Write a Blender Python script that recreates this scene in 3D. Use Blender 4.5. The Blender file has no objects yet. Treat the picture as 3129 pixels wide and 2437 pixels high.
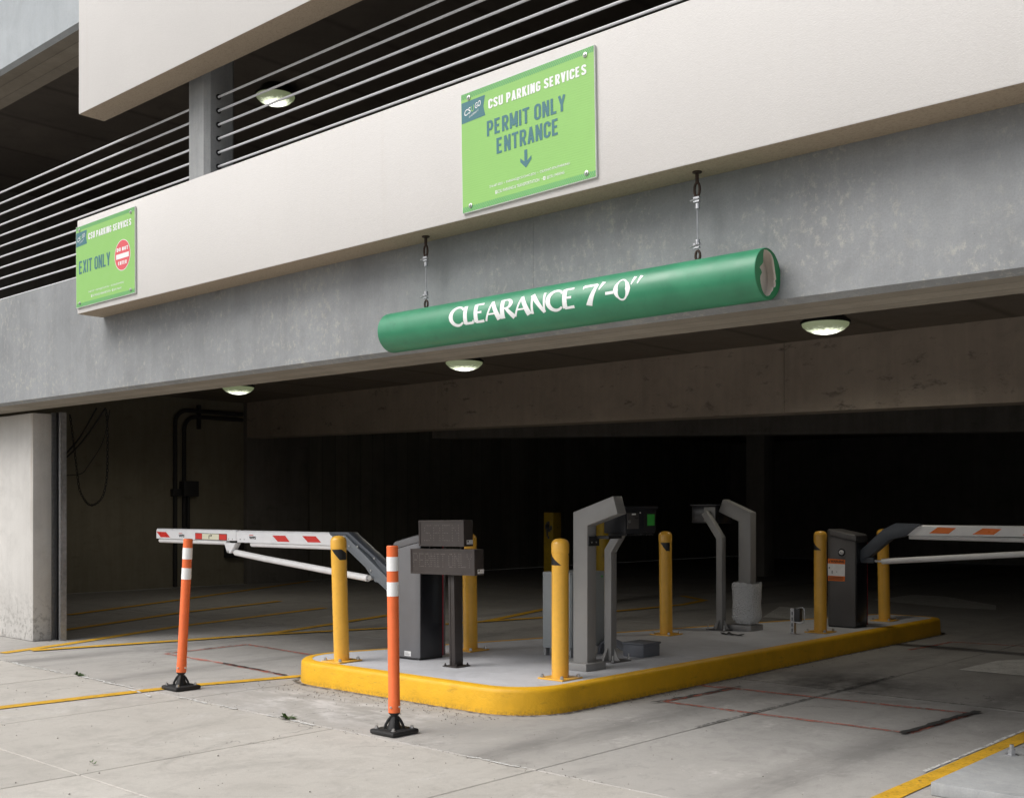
import bpy, bmesh, math, random
from mathutils import Vector, Matrix
R = math.radians
rnd = random.Random(7)
scene = bpy.context.scene
COL = scene.collection

# ------------------------------------------------------------------ camera, sky, sun, exposure
cam_d = bpy.data.cameras.new('camera'); cam = bpy.data.objects.new('camera', cam_d); COL.objects.link(cam)
cam.location = (0, 0, 1.25); cam.rotation_euler = (R(90), 0, R(42.25))
cam_d.sensor_width = 36; cam_d.sensor_fit = 'HORIZONTAL'; cam_d.lens = 36 * 3438 / 3129
cam_d.shift_y = 341.5 / 3129; cam_d.clip_start = 0.05; cam_d.clip_end = 1200
scene.camera = cam

SUN_EL, SUN_AZ = 49, 207          # azimuth measured clockwise from +Y: the sun stands in front of the facade, behind the viewer
world = bpy.data.worlds.new('World'); scene.world = world; world.use_nodes = True
wn = world.node_tree.nodes; wl = world.node_tree.links; wn.clear()
sky = wn.new('ShaderNodeTexSky'); sky.sky_type = 'NISHITA'; sky.sun_disc = False
sky.sun_elevation = R(SUN_EL); sky.sun_rotation = R(SUN_AZ); sky.air_density = 1.0; sky.dust_density = 4.0; sky.ozone_density = 1.0
hs = wn.new('ShaderNodeHueSaturation'); hs.inputs['Saturation'].default_value = 0.30
bg = wn.new('ShaderNodeBackground'); bg.inputs['Strength'].default_value = 0.10
wo = wn.new('ShaderNodeOutputWorld')
wl.new(sky.outputs[0], hs.inputs['Color']); wl.new(hs.outputs[0], bg.inputs['Color']); wl.new(bg.outputs[0], wo.inputs['Surface'])
sun_d = bpy.data.lights.new('sun', 'SUN'); sun_d.energy = 1.5; sun_d.angle = R(40); sun_d.color = (1.0, 0.965, 0.92)
sun = bpy.data.objects.new('sun', sun_d); COL.objects.link(sun); sun.location = (-3, -10, 20)
saz = R(SUN_AZ)
sdir = Vector((math.sin(saz) * math.cos(R(SUN_EL)), math.cos(saz) * math.cos(R(SUN_EL)), math.sin(R(SUN_EL))))
sun.rotation_euler = sdir.to_track_quat('Z', 'Y').to_euler()
vs = scene.view_settings
vs.view_transform = 'Standard'; vs.look = 'None'; vs.exposure = 0.50; vs.gamma = 1.0; vs.use_curve_mapping = False

# ------------------------------------------------------------------ materials
def srgb(r, g, b):
    f = lambda c: (c / 255 / 12.92) if c / 255 <= 0.04045 else ((c / 255 + 0.055) / 1.055) ** 2.4
    return (f(r), f(g), f(b))

class NT:
    def __init__(s, name):
        s.m = bpy.data.materials.new(name); s.m.use_nodes = True
        s.t = s.m.node_tree; s.n = s.t.nodes; s.l = s.t.links
        s.b = s.n['Principled BSDF']; s.out = s.n['Material Output']
        s.pos = s.n.new('ShaderNodeNewGeometry').outputs['Position']
    def mapping(s, scale=(1, 1, 1), loc=(0, 0, 0), src=None):
        q = s.n.new('ShaderNodeMapping'); q.inputs['Scale'].default_value = scale; q.inputs['Location'].default_value = loc
        s.l.new(src or s.pos, q.inputs['Vector']); return q.outputs[0]
    def noise(s, scale, detail=4, rough=0.55, vec=None, dist=0):
        q = s.n.new('ShaderNodeTexNoise'); q.inputs['Scale'].default_value = scale; q.inputs['Detail'].default_value = detail
        q.inputs['Roughness'].default_value = rough; q.inputs['Distortion'].default_value = dist
        s.l.new(vec or s.pos, q.inputs['Vector']); return q.outputs['Fac']
    def vor(s, scale, vec=None, rand=1.0):
        q = s.n.new('ShaderNodeTexVoronoi'); q.inputs['Scale'].default_value = scale; q.inputs['Randomness'].default_value = rand
        s.l.new(vec or s.pos, q.inputs['Vector']); return q.outputs['Distance']
    def ramp(s, fac, a, b, va=0.0, vb=1.0):
        q = s.n.new('ShaderNodeMapRange'); q.inputs['From Min'].default_value = a; q.inputs['From Max'].default_value = b
        q.inputs['To Min'].default_value = va; q.inputs['To Max'].default_value = vb; q.clamp = True
        s.l.new(fac, q.inputs['Value']); return q.outputs[0]
    def math(s, op, a, b=None):
        q = s.n.new('ShaderNodeMath'); q.operation = op
        for i, x in enumerate((a, b)):
            if x is None: continue
            if isinstance(x, (int, float)): q.inputs[i].default_value = x
            else: s.l.new(x, q.inputs[i])
        return q.outputs[0]
    def mix(s, fac, a, b, blend='MIX'):
        q = s.n.new('ShaderNodeMix'); q.data_type = 'RGBA'; q.blend_type = blend
        for i, x in ((0, fac), (6, a), (7, b)):
            if isinstance(x, (int, float)): q.inputs[i].default_value = x
            elif isinstance(x, tuple): q.inputs[i].default_value = (*x[:3], 1)
            else: s.l.new(x, q.inputs[i])
        return q.outputs[2]
    def sep(s, which, src=None):
        q = s.n.new('ShaderNodeSeparateXYZ'); s.l.new(src or s.pos, q.inputs[0]); return q.outputs[which]
    def bump(s, h, strength=0.3, dist=0.004):
        q = s.n.new('ShaderNodeBump'); q.inputs['Strength'].default_value = strength; q.inputs['Distance'].default_value = dist
        s.l.new(h, q.inputs['Height']); s.l.new(q.outputs[0], s.b.inputs['Normal'])
    def col(s, c):
        if isinstance(c, tuple): s.b.inputs['Base Color'].default_value = (*c[:3], 1)
        else: s.l.new(c, s.b.inputs['Base Color'])
    def rough(s, r):
        if isinstance(r, (int, float)): s.b.inputs['Roughness'].default_value = r
        else: s.l.new(r, s.b.inputs['Roughness'])

def paint(name, c, rough=0.4, var=0.08, metal=0.0, scale=9, bump=0.0, dirt=0.0, dirtc=(.08, .07, .06), spec=0.5, coat=0.0):
    t = NT(name)
    n = t.noise(scale, 5, .6)
    c2 = tuple(max(0, x * (1 - 2 * var)) for x in c)
    k = t.mix(t.ramp(n, .3, .7), c2, c)
    if dirt:
        d = t.math('MULTIPLY', t.ramp(t.noise(scale * 3.1, 6, .7), .55, .75), dirt); k = t.mix(d, k, dirtc)
    t.col(k); t.rough(t.ramp(t.noise(scale * 2, 3), .3, .7, rough * .85, min(1, rough * 1.2)))
    t.b.inputs['Metallic'].default_value = metal; t.b.inputs['Specular IOR Level'].default_value = spec
    t.b.inputs['Coat Weight'].default_value = coat; t.b.inputs['Coat Roughness'].default_value = .15
    if bump: t.bump(t.noise(140, 3), bump, .001)
    return t.m

def ground_concrete(name, ca, cb, tan=True):
    t = NT(name)
    oi = t.n.new('ShaderNodeObjectInfo').outputs['Random']
    k = t.mix(t.ramp(t.noise(.9, 5, .6), .35, .68), ca, cb)
    k = t.mix(t.ramp(oi, 0, 1, 0, .28), k, tuple(x * .72 for x in ca))
    k = t.mix(t.ramp(t.noise(4.5, 7, .75, dist=.6), .48, .70, 0, .42), k, tuple(x * .62 for x in ca))
    k = t.mix(t.ramp(t.noise(38, 5, .75), .42, .72, 0, .3), k, tuple(x * .66 for x in cb))
    k = t.mix(t.ramp(t.noise(260, 2, .6), .45, .75, 0, .5), k, tuple(x * .6 for x in ca))
    if not tan:      # threshold tinted to the apron's tan: part weathering, part daylight painted into the colour
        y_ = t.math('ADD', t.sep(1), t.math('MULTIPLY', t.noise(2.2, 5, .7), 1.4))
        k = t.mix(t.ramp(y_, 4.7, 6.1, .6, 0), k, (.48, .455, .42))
    k = t.mix(t.ramp(t.noise(1.7, 7, .75, t.mapping((1, .6, 1), (9, 2, 0)), 1.2), .53, .68, 0, .38), k, tuple(x * .55 for x in ca))
    trk = None
    for xc in ((-3.95, -2.55, -9.3, -7.8) if not tan else ()):
        d_ = t.ramp(t.math('ABSOLUTE', t.math('ADD', t.sep(0), -xc)), .05, .24, 1, 0); trk = d_ if trk is None else t.math('MAXIMUM', trk, d_)
    if trk is not None:
        trk = t.math('MULTIPLY', trk, t.ramp(t.noise(1.6, 6, .72, t.mapping((2, .5, 1))), .34, .62, 0, .50)); k = t.mix(trk, k, (.10, .098, .095))
    dr = t.math('MULTIPLY', t.ramp(t.vor(2.1, t.mapping((1, .8, 1), (1.7, .4, 0))), .03, .16, 1, 0), t.ramp(t.noise(14, 6, .75), .40, .60, 0, .42)); k = t.mix(dr, k, (.13, .12, .11))
    k = t.mix(t.ramp(t.noise(9, 8, .8, t.mapping((1, .7, 1), (4, 8, 0)), .4), .54, .66, 0, .30), k, tuple(x * .5 for x in ca))
    # pale scuffs, drawn out along the driving direction
    w = t.ramp(t.noise(2.2, 6, .72, t.mapping((1.0, .55, 1), (3, 1, 0))), .56, .70)
    w = t.math('MULTIPLY', w, t.ramp(t.noise(21, 4, .7), .4, .62, 0, .6))
    k = t.mix(w, k, (.62, .60, .58))
    # whitish washed-out patch in front of the island's kerb
    dx = t.math('ABSOLUTE', t.math('ADD', t.sep(0), 5.75)); dy = t.math('ABSOLUTE', t.math('ADD', t.sep(1), -4.55))
    m = t.math('MULTIPLY', t.ramp(dx, .35, 1.25, 1, 0), t.ramp(dy, .12, .55, 1, 0))
    m = t.math('MULTIPLY', m, t.ramp(t.noise(3.6, 7, .72, t.mapping((.8, 1.6, 1))), .46, .62, 0, .75))
    k = t.mix(m, k, (.68, .66, .65))
    # oily tyre-darkened patch in the right lane
    dx = t.math('ABSOLUTE', t.math('ADD', t.sep(0), 3.7)); dy = t.math('ABSOLUTE', t.math('ADD', t.sep(1), -7.6))
    m = t.math('MULTIPLY', t.ramp(dx, .1, 1.0, 1, 0), t.ramp(dy, .15, 1.0, 1, 0))
    m = t.math('MULTIPLY', m, t.ramp(t.noise(2.2, 6, .7, t.mapping((1, .6, 1))), .38, .62, 0, 1.0)); k = t.mix(m, k, (.04, .038, .036))
    # small dark gum spots and grit
    sp = t.ramp(t.vor(3.3), .012, .022, 1, 0); k = t.mix(t.math('MULTIPLY', sp, .75), k, (.05, .045, .04))
    sp = t.ramp(t.vor(17, t.mapping((1, 1, 1), (.3, .7, 0))), .03, .07, .7, 0); k = t.mix(sp, k, (.11, .10, .09))
    sp = t.ramp(t.vor(11, t.mapping((1, 1, 1), (5.3, 2.7, 0))), .03, .05, .6, 0); k = t.mix(sp, k, (.66, .64, .6))
    # hairline cracks
    ck = t.n.new('ShaderNodeTexVoronoi'); ck.feature = 'DISTANCE_TO_EDGE'; ck.inputs['Scale'].default_value = .55
    wv = t.n.new('ShaderNodeVectorMath'); wv.operation = 'ADD'; nz = t.n.new('ShaderNodeTexNoise'); nz.inputs['Scale'].default_value = 3; nz.inputs['Detail'].default_value = 5
    t.l.new(t.pos, nz.inputs['Vector']); t.l.new(t.pos, wv.inputs[0]); t.l.new(nz.outputs['Color'], wv.inputs[1]); t.l.new(wv.outputs[0], ck.inputs['Vector'])
    cm = t.math('MULTIPLY', t.ramp(ck.outputs['Distance'], .0015, .005, 1, 0), t.ramp(t.noise(.8, 3), .5, .6, 0, .55))
    k = t.mix(cm, k, (.07, .065, .06))
    t.col(k); t.rough(.88)
    h = t.math('ADD', t.math('MULTIPLY', t.noise(60, 5, .7), .6), t.math('MULTIPLY', t.noise(420, 2), .4))
    t.bump(h, .35, .003)
    return t.m

def wall_concrete(name, ca, cb, streak=.35, bloom=0.0, bloomc=(.5, .47, .40), rough=.85, boards=None, dark=0.0, pits=.5, rust=False):
    t = NT(name)
    k = t.mix(t.ramp(t.noise(1.3, 5, .6), .34, .68), ca, cb)
    sv = t.mapping((7, 7, .55))
    k = t.mix(t.ramp(t.noise(1.0, 6, .65, sv), .45, .75, 0, streak), k, tuple(x * .66 for x in ca))
    k = t.mix(t.ramp(t.noise(1.0, 6, .65, t.mapping((16, 16, 1.2), (4, 4, 4))), .50, .75, 0, streak * .7), k, tuple(min(1, x * 1.25) for x in cb))
    if bloom:
        m = t.ramp(t.noise(22, 9, .82, t.mapping((1, 1, .75))), .515, .66)
        m = t.math('MULTIPLY', m, t.ramp(t.noise(1.9, 5, .6, t.mapping((1, 1, .8), (2.2, 0, 1.1))), .40, .60, 0.15, bloom))
        k = t.mix(m, k, bloomc)
    k = t.mix(t.ramp(t.noise(3.1, 7, .72, dist=.8), .47, .70, 0, .30), k, tuple(x * .6 for x in ca))
    if dark:
        m = t.ramp(t.noise(3.2, 6, .75, t.mapping((1, 1, 2.2))), .58, .72, 0, dark); k = t.mix(m, k, (.03, .027, .024))
    sp = t.ramp(t.vor(19), .02, .05, pits, 0); k = t.mix(sp, k, tuple(x * .35 for x in ca))
    if bloom > .8:      # form-tie scars
        sp = t.math('MULTIPLY', t.ramp(t.vor(.85, t.mapping((1, 0, 1), (.4, 0, .15))), .018, .07, 1, 0), t.ramp(t.noise(20, 5, .7), .35, .6, .2, .8)); k = t.mix(sp, k, (.09, .09, .09))
    if rust:
        m = t.math('MULTIPLY', t.ramp(t.math('ABSOLUTE', t.math('ADD', t.sep(0), 10.66)), .004, .03, 1, 0), t.ramp(t.noise(1.0, 6, .7, t.mapping((30, 30, 1.1))), .38, .6, 0, .8))
        k = t.mix(t.math('MULTIPLY', m, t.ramp(t.sep(2), .9, 1.8, .25, 1)), k, (.30, .20, .11))
        m = t.math('MULTIPLY', t.ramp(t.sep(2), .05, .55, 1, 0), t.ramp(t.noise(16, 7, .8), .50, .60, 0, .75)); k = t.mix(m, k, (.22, .21, .19))
    k = t.mix(t.ramp(t.noise(130, 3, .6), .4, .75, 0, .25), k, tuple(x * .6 for x in ca))
    h = t.math('ADD', t.math('MULTIPLY', t.noise(35, 6, .7), .6), t.math('MULTIPLY', t.noise(300, 2), .25))
    if boards:
        ax, width = boards
        w = t.n.new('ShaderNodeMath'); w.operation = 'FRACT'
        t.l.new(t.math('MULTIPLY', t.sep(ax), 1 / width), w.inputs[0])
        g = t.ramp(t.math('ABSOLUTE', t.math('SUBTRACT', w.outputs[0], .5)), .44, .5)
        fl = t.math('FLOOR', t.math('MULTIPLY', t.sep(ax), 1 / width))
        wnz = t.n.new('ShaderNodeTexWhiteNoise'); wnz.noise_dimensions = '1D'; t.l.new(fl, wnz.inputs['W'])
        k = t.mix(t.ramp(wnz.outputs[0], 0, 1, 0, .4), k, tuple(x * .55 for x in ca))
        k = t.mix(t.math('MULTIPLY', g, .5), k, tuple(x * .3 for x in ca))
        h = t.math('SUBTRACT', h, t.math('MULTIPLY', g, .8))
    t.col(k); t.rough(rough); t.bump(h, .4, .004)
    return t.m

def stucco(name, c):
    t = NT(name)
    k = t.mix(t.ramp(t.noise(1.1, 4, .55), .35, .7), tuple(x * .95 for x in c), c)
    k = t.mix(t.ramp(t.noise(90, 4, .7), .35, .7, 0, .22), k, tuple(x * .78 for x in c))
    k = t.mix(t.ramp(t.noise(1.0, 6, .7, t.mapping((9, 9, .6))), .56, .8, 0, .16), k, (.52, .46, .40))
    sp = t.ramp(t.vor(26), .015, .035, .45, 0); k = t.mix(sp, k, (.28, .25, .21))
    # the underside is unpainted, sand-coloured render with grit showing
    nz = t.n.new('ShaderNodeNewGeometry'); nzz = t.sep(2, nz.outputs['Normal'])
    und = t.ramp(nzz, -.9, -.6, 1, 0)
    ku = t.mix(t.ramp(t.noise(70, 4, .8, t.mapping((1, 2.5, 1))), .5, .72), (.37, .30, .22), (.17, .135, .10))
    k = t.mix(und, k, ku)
    t.col(k); t.rough(.92)
    t.bump(t.math('ADD', t.noise(190, 3, .6), t.math('MULTIPLY', t.noise(28, 3), .4)), .45, .004)
    return t.m

def worn_paint(name, c, lo=.36, hi=.46, dark=(.10, .07, .02)):
    t = NT(name)
    k = t.mix(t.ramp(t.noise(7, 6, .7), .4, .7), c, tuple(x * .7 for x in c))
    k = t.mix(t.ramp(t.noise(60, 4, .7), .5, .75, 0, .5), k, dark)
    t.col(k); t.rough(.75)
    a = t.ramp(t.noise(24, 7, .75), lo, hi); t.l.new(a, t.b.inputs['Alpha'])
    return t.m

M = {}
M['tan'] = ground_concrete('apron_concrete', (.50, .473, .432), (.61, .583, .538))
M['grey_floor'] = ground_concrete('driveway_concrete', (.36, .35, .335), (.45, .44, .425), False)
M['dirt'] = paint('street_dirt', (.10, .095, .085), .95, .3, bump=.4)
M['stucco'] = stucco('cream_stucco', (.69, .672, .655))
M['beam'] = wall_concrete('beam_concrete', (.248, .260, .270), (.330, .344, .356), .26, .85, (.50, .485, .43))
M['upbeam'] = wall_concrete('upper_beam_skylit', (.42, .455, .48), (.48, .515, .54), .2, .1)  # beam concrete lightened: the upper beam's stronger skylight is put into its colour
M['soffit'] = wall_concrete('soffit_concrete', (.27, .24, .195), (.36, .325, .27), .3, 0, boards=(1, .14))
M['column'] = wall_concrete('column_paint', (.58, .565, .54), (.68, .665, .64), .22, 0, pits=.3, rust=True)
M['upcol'] = wall_concrete('bare_column', (.30, .31, .315), (.38, .39, .395), .5, .2, pits=.7)
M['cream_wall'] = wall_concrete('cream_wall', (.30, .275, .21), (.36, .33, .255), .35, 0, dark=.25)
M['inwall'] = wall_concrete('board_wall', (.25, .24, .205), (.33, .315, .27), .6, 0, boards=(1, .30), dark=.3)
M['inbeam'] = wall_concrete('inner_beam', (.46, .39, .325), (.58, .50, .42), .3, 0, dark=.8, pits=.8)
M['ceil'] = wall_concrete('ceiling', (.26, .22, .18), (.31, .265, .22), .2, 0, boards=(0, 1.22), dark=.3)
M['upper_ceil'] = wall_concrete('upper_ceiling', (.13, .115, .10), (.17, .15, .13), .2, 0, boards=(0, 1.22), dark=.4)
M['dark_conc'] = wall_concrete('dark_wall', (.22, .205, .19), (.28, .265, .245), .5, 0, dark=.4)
M['steel_cable'] = paint('galvanised_cable', (.86, .87, .90), .55, .12, metal=.0, scale=160)
M['galv'] = paint('galvanised_steel', (.55, .56, .58), .38, .15, metal=.85, scale=30)
M['rust'] = paint('rusty_iron', (.055, .032, .022), .8, .3, scale=60, bump=.4)
M['black_steel'] = paint('black_steel', (.022, .022, .024), .5, .2)
M['rubber'] = paint('black_rubber', (.02, .02, .021), .6, .25, bump=.3, scale=40, dirt=.5, dirtc=(.10, .09, .08))
M['yellow'] = paint('yellow_sleeve', (.90, .49, .060), .34, .05, dirt=.22, dirtc=(.25, .16, .05), coat=.15, scale=14)
M['old_yellow'] = paint('old_yellow_paint', (.50, .33, .015), .5, .15, dirt=.9, dirtc=(.02, .025, .045), scale=5)
M['blackmark'] = paint('black_tape', (.015, .015, .016), .4, .1)
M['kerb'] = paint('kerb_yellow', (.88, .48, .012), .5, .10, bump=.5, scale=5, dirt=.35, dirtc=(.16, .10, .03))
def kerb_mat():
    t = NT('kerb_paint'); c = (.88, .48, .012)
    k = t.mix(t.ramp(t.noise(4, 5, .65), .35, .7), tuple(x * .82 for x in c), c)
    k = t.mix(t.ramp(t.noise(1.0, 6, .72, t.mapping((5, 5, 26))), .58, .72, 0, .42), k, (.20, .12, .03))
    k = t.mix(t.ramp(t.noise(34, 6, .8), .64, .70, 0, .8), k, (.13, .09, .03))
    k = t.mix(t.math('MULTIPLY', t.ramp(t.noise(60, 4, .7), .42, .6), t.ramp(t.sep(2), .0, .04, .5, 0)), k, (.11, .085, .05))
    sp = t.ramp(t.vor(9), .012, .03, .8, 0); k = t.mix(sp, k, (.10, .08, .05))
    t.col(k); t.rough(.5); t.bump(t.math('ADD', t.noise(45, 6, .75), t.math('MULTIPLY', t.noise(9, 3), .8)), .5, .006)
    return t.m
M['kerb'] = kerb_mat()
M['isl_top'] = wall_concrete('island_concrete', (.50, .51, .54), (.60, .61, .645), .15, .12, (.6, .6, .6), pits=.4)
M['orange'] = paint('orange_plastic', (.95, .185, .050), .42, .06, dirt=.25, dirtc=(.3, .1, .05))
M['white_refl'] = paint('white_reflective', (.98, .98, .98), .25, .02)
M['line_yellow'] = worn_paint('road_yellow', (.74, .42, .02), .30, .42)
M['line_white'] = worn_paint('road_white', (.72, .72, .70), .40, .50, (.2, .2, .2))
M['arrow_white'] = worn_paint('arrow_white', (.74, .74, .72), .26, .42, (.2, .2, .2))
M['line_red'] = worn_paint('red_marking', (.66, .17, .11), .36, .62, (.2, .12, .10))
M['tar'] = worn_paint('tar_sealant', (.045, .044, .043), .40, .62, (.02, .02, .02))
M['tar_bold'] = worn_paint('bold_tar', (.03, .03, .03), .22, .36, (.02, .02, .02))
M['white_alu'] = paint('white_aluminium', (.90, .91, .94), .35, .03, dirt=.06)
M['white_plastic'] = paint('white_plastic', (.88, .88, .89), .45, .04)
M['slate'] = paint('slate_bracket', (.085, .10, .125), .4, .1)
M['slate_light'] = paint('slate_plate', (.17, .19, .215), .4, .1)
M['cab_grey'] = paint('cabinet_grey', (.20, .20, .21), .42, .05, metal=.1)
M['cab_dark'] = paint('cabinet_dark_grey', (.13, .125, .125), .42, .05, metal=.25)
M['gloss_black'] = paint('gloss_black', (.012, .012, .016), .22, .1)
M['red_trim'] = paint('red_trim', (.35, .02, .035), .35, .1)
M['red_refl'] = paint('red_reflector', (.78, .045, .035), .3, .05)
M['orange_refl'] = paint('orange_reflector', (1.0, .22, .012), .3, .04)
M['cream_sticker'] = paint('cream_sticker', (.86, .84, .66), .4, .03)
M['sticker_white'] = paint('sticker_white', (.85, .85, .85), .4, .04)
M['ink'] = paint('black_ink', (.02, .02, .022), .5, .05)
M['grey_ink'] = paint('grey_ink', (.30, .30, .31), .5, .05)
M['bronze'] = paint('bronze_housing', (.040, .033, .031), .5, .12)
M['bronze_face'] = paint('bronze_face', (.062, .052, .050), .35, .1)
M['led'] = paint('unlit_led', (.30, .27, .25), .3, .1)
M['pylon'] = paint('pylon_grey', (.30, .297, .292), .42, .05, metal=.1)
M['term'] = paint('terminal_charcoal', (.022, .024, .030), .42, .1)
M['term_panel'] = paint('terminal_panel', (.10, .095, .095), .4, .1)
M['green_sticker'] = paint('green_sticker', (.06, .48, .07), .5, .05)
M['pale_cab'] = paint('pale_cabinet', (.40, .435, .45), .45, .05, dirt=.1)
M['pvc'] = paint('grey_pvc', (.165, .175, .20), .5, .06)
M['conduit'] = paint('dark_conduit', (.05, .05, .053), .5, .1)
M['sign_green'] = paint('sign_green', (.28, .565, .145), .42, .02)
M['sign_stripe'] = paint('sign_stripe', (.105, .40, .17), .45, .05)
M['sign_teal'] = paint('sign_teal', (.060, .195, .225), .45, .05)
M['sign_white'] = paint('sign_white', (.86, .87, .87), .4, .02)
M['sign_red'] = paint('sign_red', (.74, .10, .12), .42, .03)
M['sign_edge'] = paint('corrugated_plastic', (.70, .74, .70), .5, .05)
M['tube_green'] = paint('tube_green', (.048, .285, .150), .38, .12, scale=5, dirt=.5, dirtc=(.03, .16, .09), coat=.05)
M['cap_green'] = paint('cap_green', (.02, .24, .085), .45, .12)
M['tube_inside'] = paint('tube_inside', (.86, .78, .70), .7, .08)
M['leaf'] = paint('weed_leaf', (.075, .14, .035), .55, .3, scale=60)
M['grit'] = paint('grit', (.36, .33, .29), .9, .4, scale=40)
M['steel_bolt'] = paint('steel_bolt', (.62, .62, .62), .3, .1, metal=.9)

def corrug(mname):      # faint horizontal flutes of the corrugated plastic board
    m = M[mname]; t = m.node_tree; b = t.nodes['Principled BSDF']
    g = t.nodes.new('ShaderNodeNewGeometry'); w = t.nodes.new('ShaderNodeTexWave'); w.bands_direction = 'Z'; w.inputs['Scale'].default_value = 26
    w.inputs['Distortion'].default_value = 0; bp = t.nodes.new('ShaderNodeBump'); bp.inputs['Strength'].default_value = .10; bp.inputs['Distance'].default_value = .002
    t.links.new(g.outputs['Position'], w.inputs['Vector']); t.links.new(w.outputs['Fac'], bp.inputs['Height']); t.links.new(bp.outputs[0], b.inputs['Normal'])
for q in ('sign_green', 'sign_teal', 'sign_white'): corrug(q)

def lamp_glass():
    t = NT('lamp_lens')
    tc = t.n.new('ShaderNodeTexCoord').outputs['Object']; sx, sy = t.sep(0, tc), t.sep(1, tc)
    rad = t.math('SQRT', t.math('ADD', t.math('MULTIPLY', sx, sx), t.math('MULTIPLY', sy, sy)))
    rad = t.math('ADD', rad, t.math('MULTIPLY', t.math('SUBTRACT', t.noise(30, 4, .6), .5), .12))
    k = t.mix(t.ramp(rad, .04, .19), (1, 1, .90), (.40, .47, .24)); t.col((.5, .55, .5)); t.rough(.2)
    t.l.new(k, t.b.inputs['Emission Color']); t.l.new(t.ramp(rad, .05, .17, 2.6, .22), t.b.inputs['Emission Strength'])
    return t.m
M['lens'] = lamp_glass()

def bubble_mat():
    t = NT('bubble_wrap')
    t.col((.86, .88, .90)); t.rough(.18); t.b.inputs['Transmission Weight'].default_value = .15; t.b.inputs['Alpha'].default_value = .85
    t.bump(t.math('ADD', t.vor(75), t.math('MULTIPLY', t.noise(30, 4), 1.2)), 1.0, .012)
    return t.m
M['bubble'] = bubble_mat()

# ------------------------------------------------------------------ mesh builders
class MB:
    def __init__(s): s.v = []; s.f = []
    def add(s, vs, fs):
        o = len(s.v); s.v += [tuple(p) for p in vs]; s.f += [tuple(i + o for i in f) for f in fs]; return s
    def box(s, x0, x1, y0, y1, z0, z1):
        v = [(x, y, z) for z in (z0, z1) for y in (y0, y1) for x in (x0, x1)]
        return s.add(v, [(0, 2, 3, 1), (4, 5, 7, 6), (0, 1, 5, 4), (2, 6, 7, 3), (0, 4, 6, 2), (1, 3, 7, 5)])
    def loft(s, rings, caps=True, closed=True):
        n = len(rings[0]); v = [p for r in rings for p in r]; f = []
        for i in range(len(rings) - 1):
            for j in range(n if closed else n - 1):
                a, b = i * n + j, i * n + (j + 1) % n; f.append((a, b, b + n, a + n))
        if caps: f.append(tuple(range(n - 1, -1, -1))); f.append(tuple(range((len(rings) - 1) * n, len(rings) * n)))
        return s.add(v, f)
    def prism(s, poly, axis, a, b):     # poly in the two other axes (in xyz order)
        def P(q, t): return {'x': (t, q[0], q[1]), 'y': (q[0], t, q[1]), 'z': (q[0], q[1], t)}[axis]
        return s.loft([[P(q, a) for q in poly], [P(q, b) for q in poly]])
    def lathe(s, prof, c=(0, 0, 0), n=24, axis=(0, 0, 1)):
        ax = Vector(axis).normalized(); u = ax.orthogonal().normalized(); w = ax.cross(u); c = Vector(c)
        return s.loft([[c + ax * h + (u * math.cos(2 * math.pi * k / n) + w * math.sin(2 * math.pi * k / n)) * max(r, 1e-5) for k in range(n)] for r, h in prof])
    def cyl(s, p0, p1, r0, r1=None, n=16):
        p0 = Vector(p0); d = Vector(p1) - p0
        return s.lathe([(r0, 0), (r0 if r1 is None else r1, d.length)], p0, n, d)
    def tube(s, path, r, n=8):
        P = [Vector(p) for p in path]; rings = []; u = None
        for i, p in enumerate(P):
            t = (P[min(i + 1, len(P) - 1)] - P[max(i - 1, 0)]).normalized()
            u = (t.orthogonal() if u is None else u - t * u.dot(t)).normalized(); w = t.cross(u)
            rings.append([p + (u * math.cos(2 * math.pi * k / n) + w * math.sin(2 * math.pi * k / n)) * r for k in range(n)])
        return s.loft(rings)
    def beam(s, path, w, d, side=(0, 1, 0)):     # rectangular hollow section swept along a path lying in a plane normal to `side`, mitred
        P = [Vector(p) for p in path]; sd = Vector(side).normalized(); rings = []
        for i, p in enumerate(P):
            t0 = (P[i] - P[i - 1]).normalized() if i else None; t1 = (P[i + 1] - P[i]).normalized() if i < len(P) - 1 else None
            t = ((t0 or t1) + (t1 or t0)).normalized(); nn = sd.cross(t).normalized(); k = 1 / max(.3, t.dot(t1 or t0))
            rings.append([p + sd * a * d / 2 + nn * b * w / 2 * k for a, b in ((-1, -1), (1, -1), (1, 1), (-1, 1))])
        return s.loft(rings)
    def geo(s, g, fn):
        return s.add([fn(*p) for p in g[0]], g[1])
    def build(s, name, mat, parent=None, bevel=0, seg=2, smooth=True, angle=35):
        o0 = parent_loc(parent)
        me = bpy.data.meshes.new(name); me.from_pydata([(x - o0.x, y - o0.y, z - o0.z) for x, y, z in s.v], [], s.f)
        bm = bmesh.new(); bm.from_mesh(me); bmesh.ops.recalc_face_normals(bm, faces=bm.faces)
        if bevel:
            es = [e for e in bm.edges if len(e.link_faces) == 2 and e.calc_face_angle(0) > R(30)]
            bmesh.ops.bevel(bm, geom=es, offset=bevel, segments=seg, affect='EDGES', clamp_overlap=True, profile=.5)
        bm.to_mesh(me); bm.free()
        me.materials.append(mat if not isinstance(mat, str) else M[mat])
        if smooth:
            me.polygons.foreach_set('use_smooth', [True] * len(me.polygons)); me.set_sharp_from_angle(angle=R(angle))
        o = bpy.data.objects.new(name, me); COL.objects.link(o)
        if parent: o.parent = parent
        return o

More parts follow.
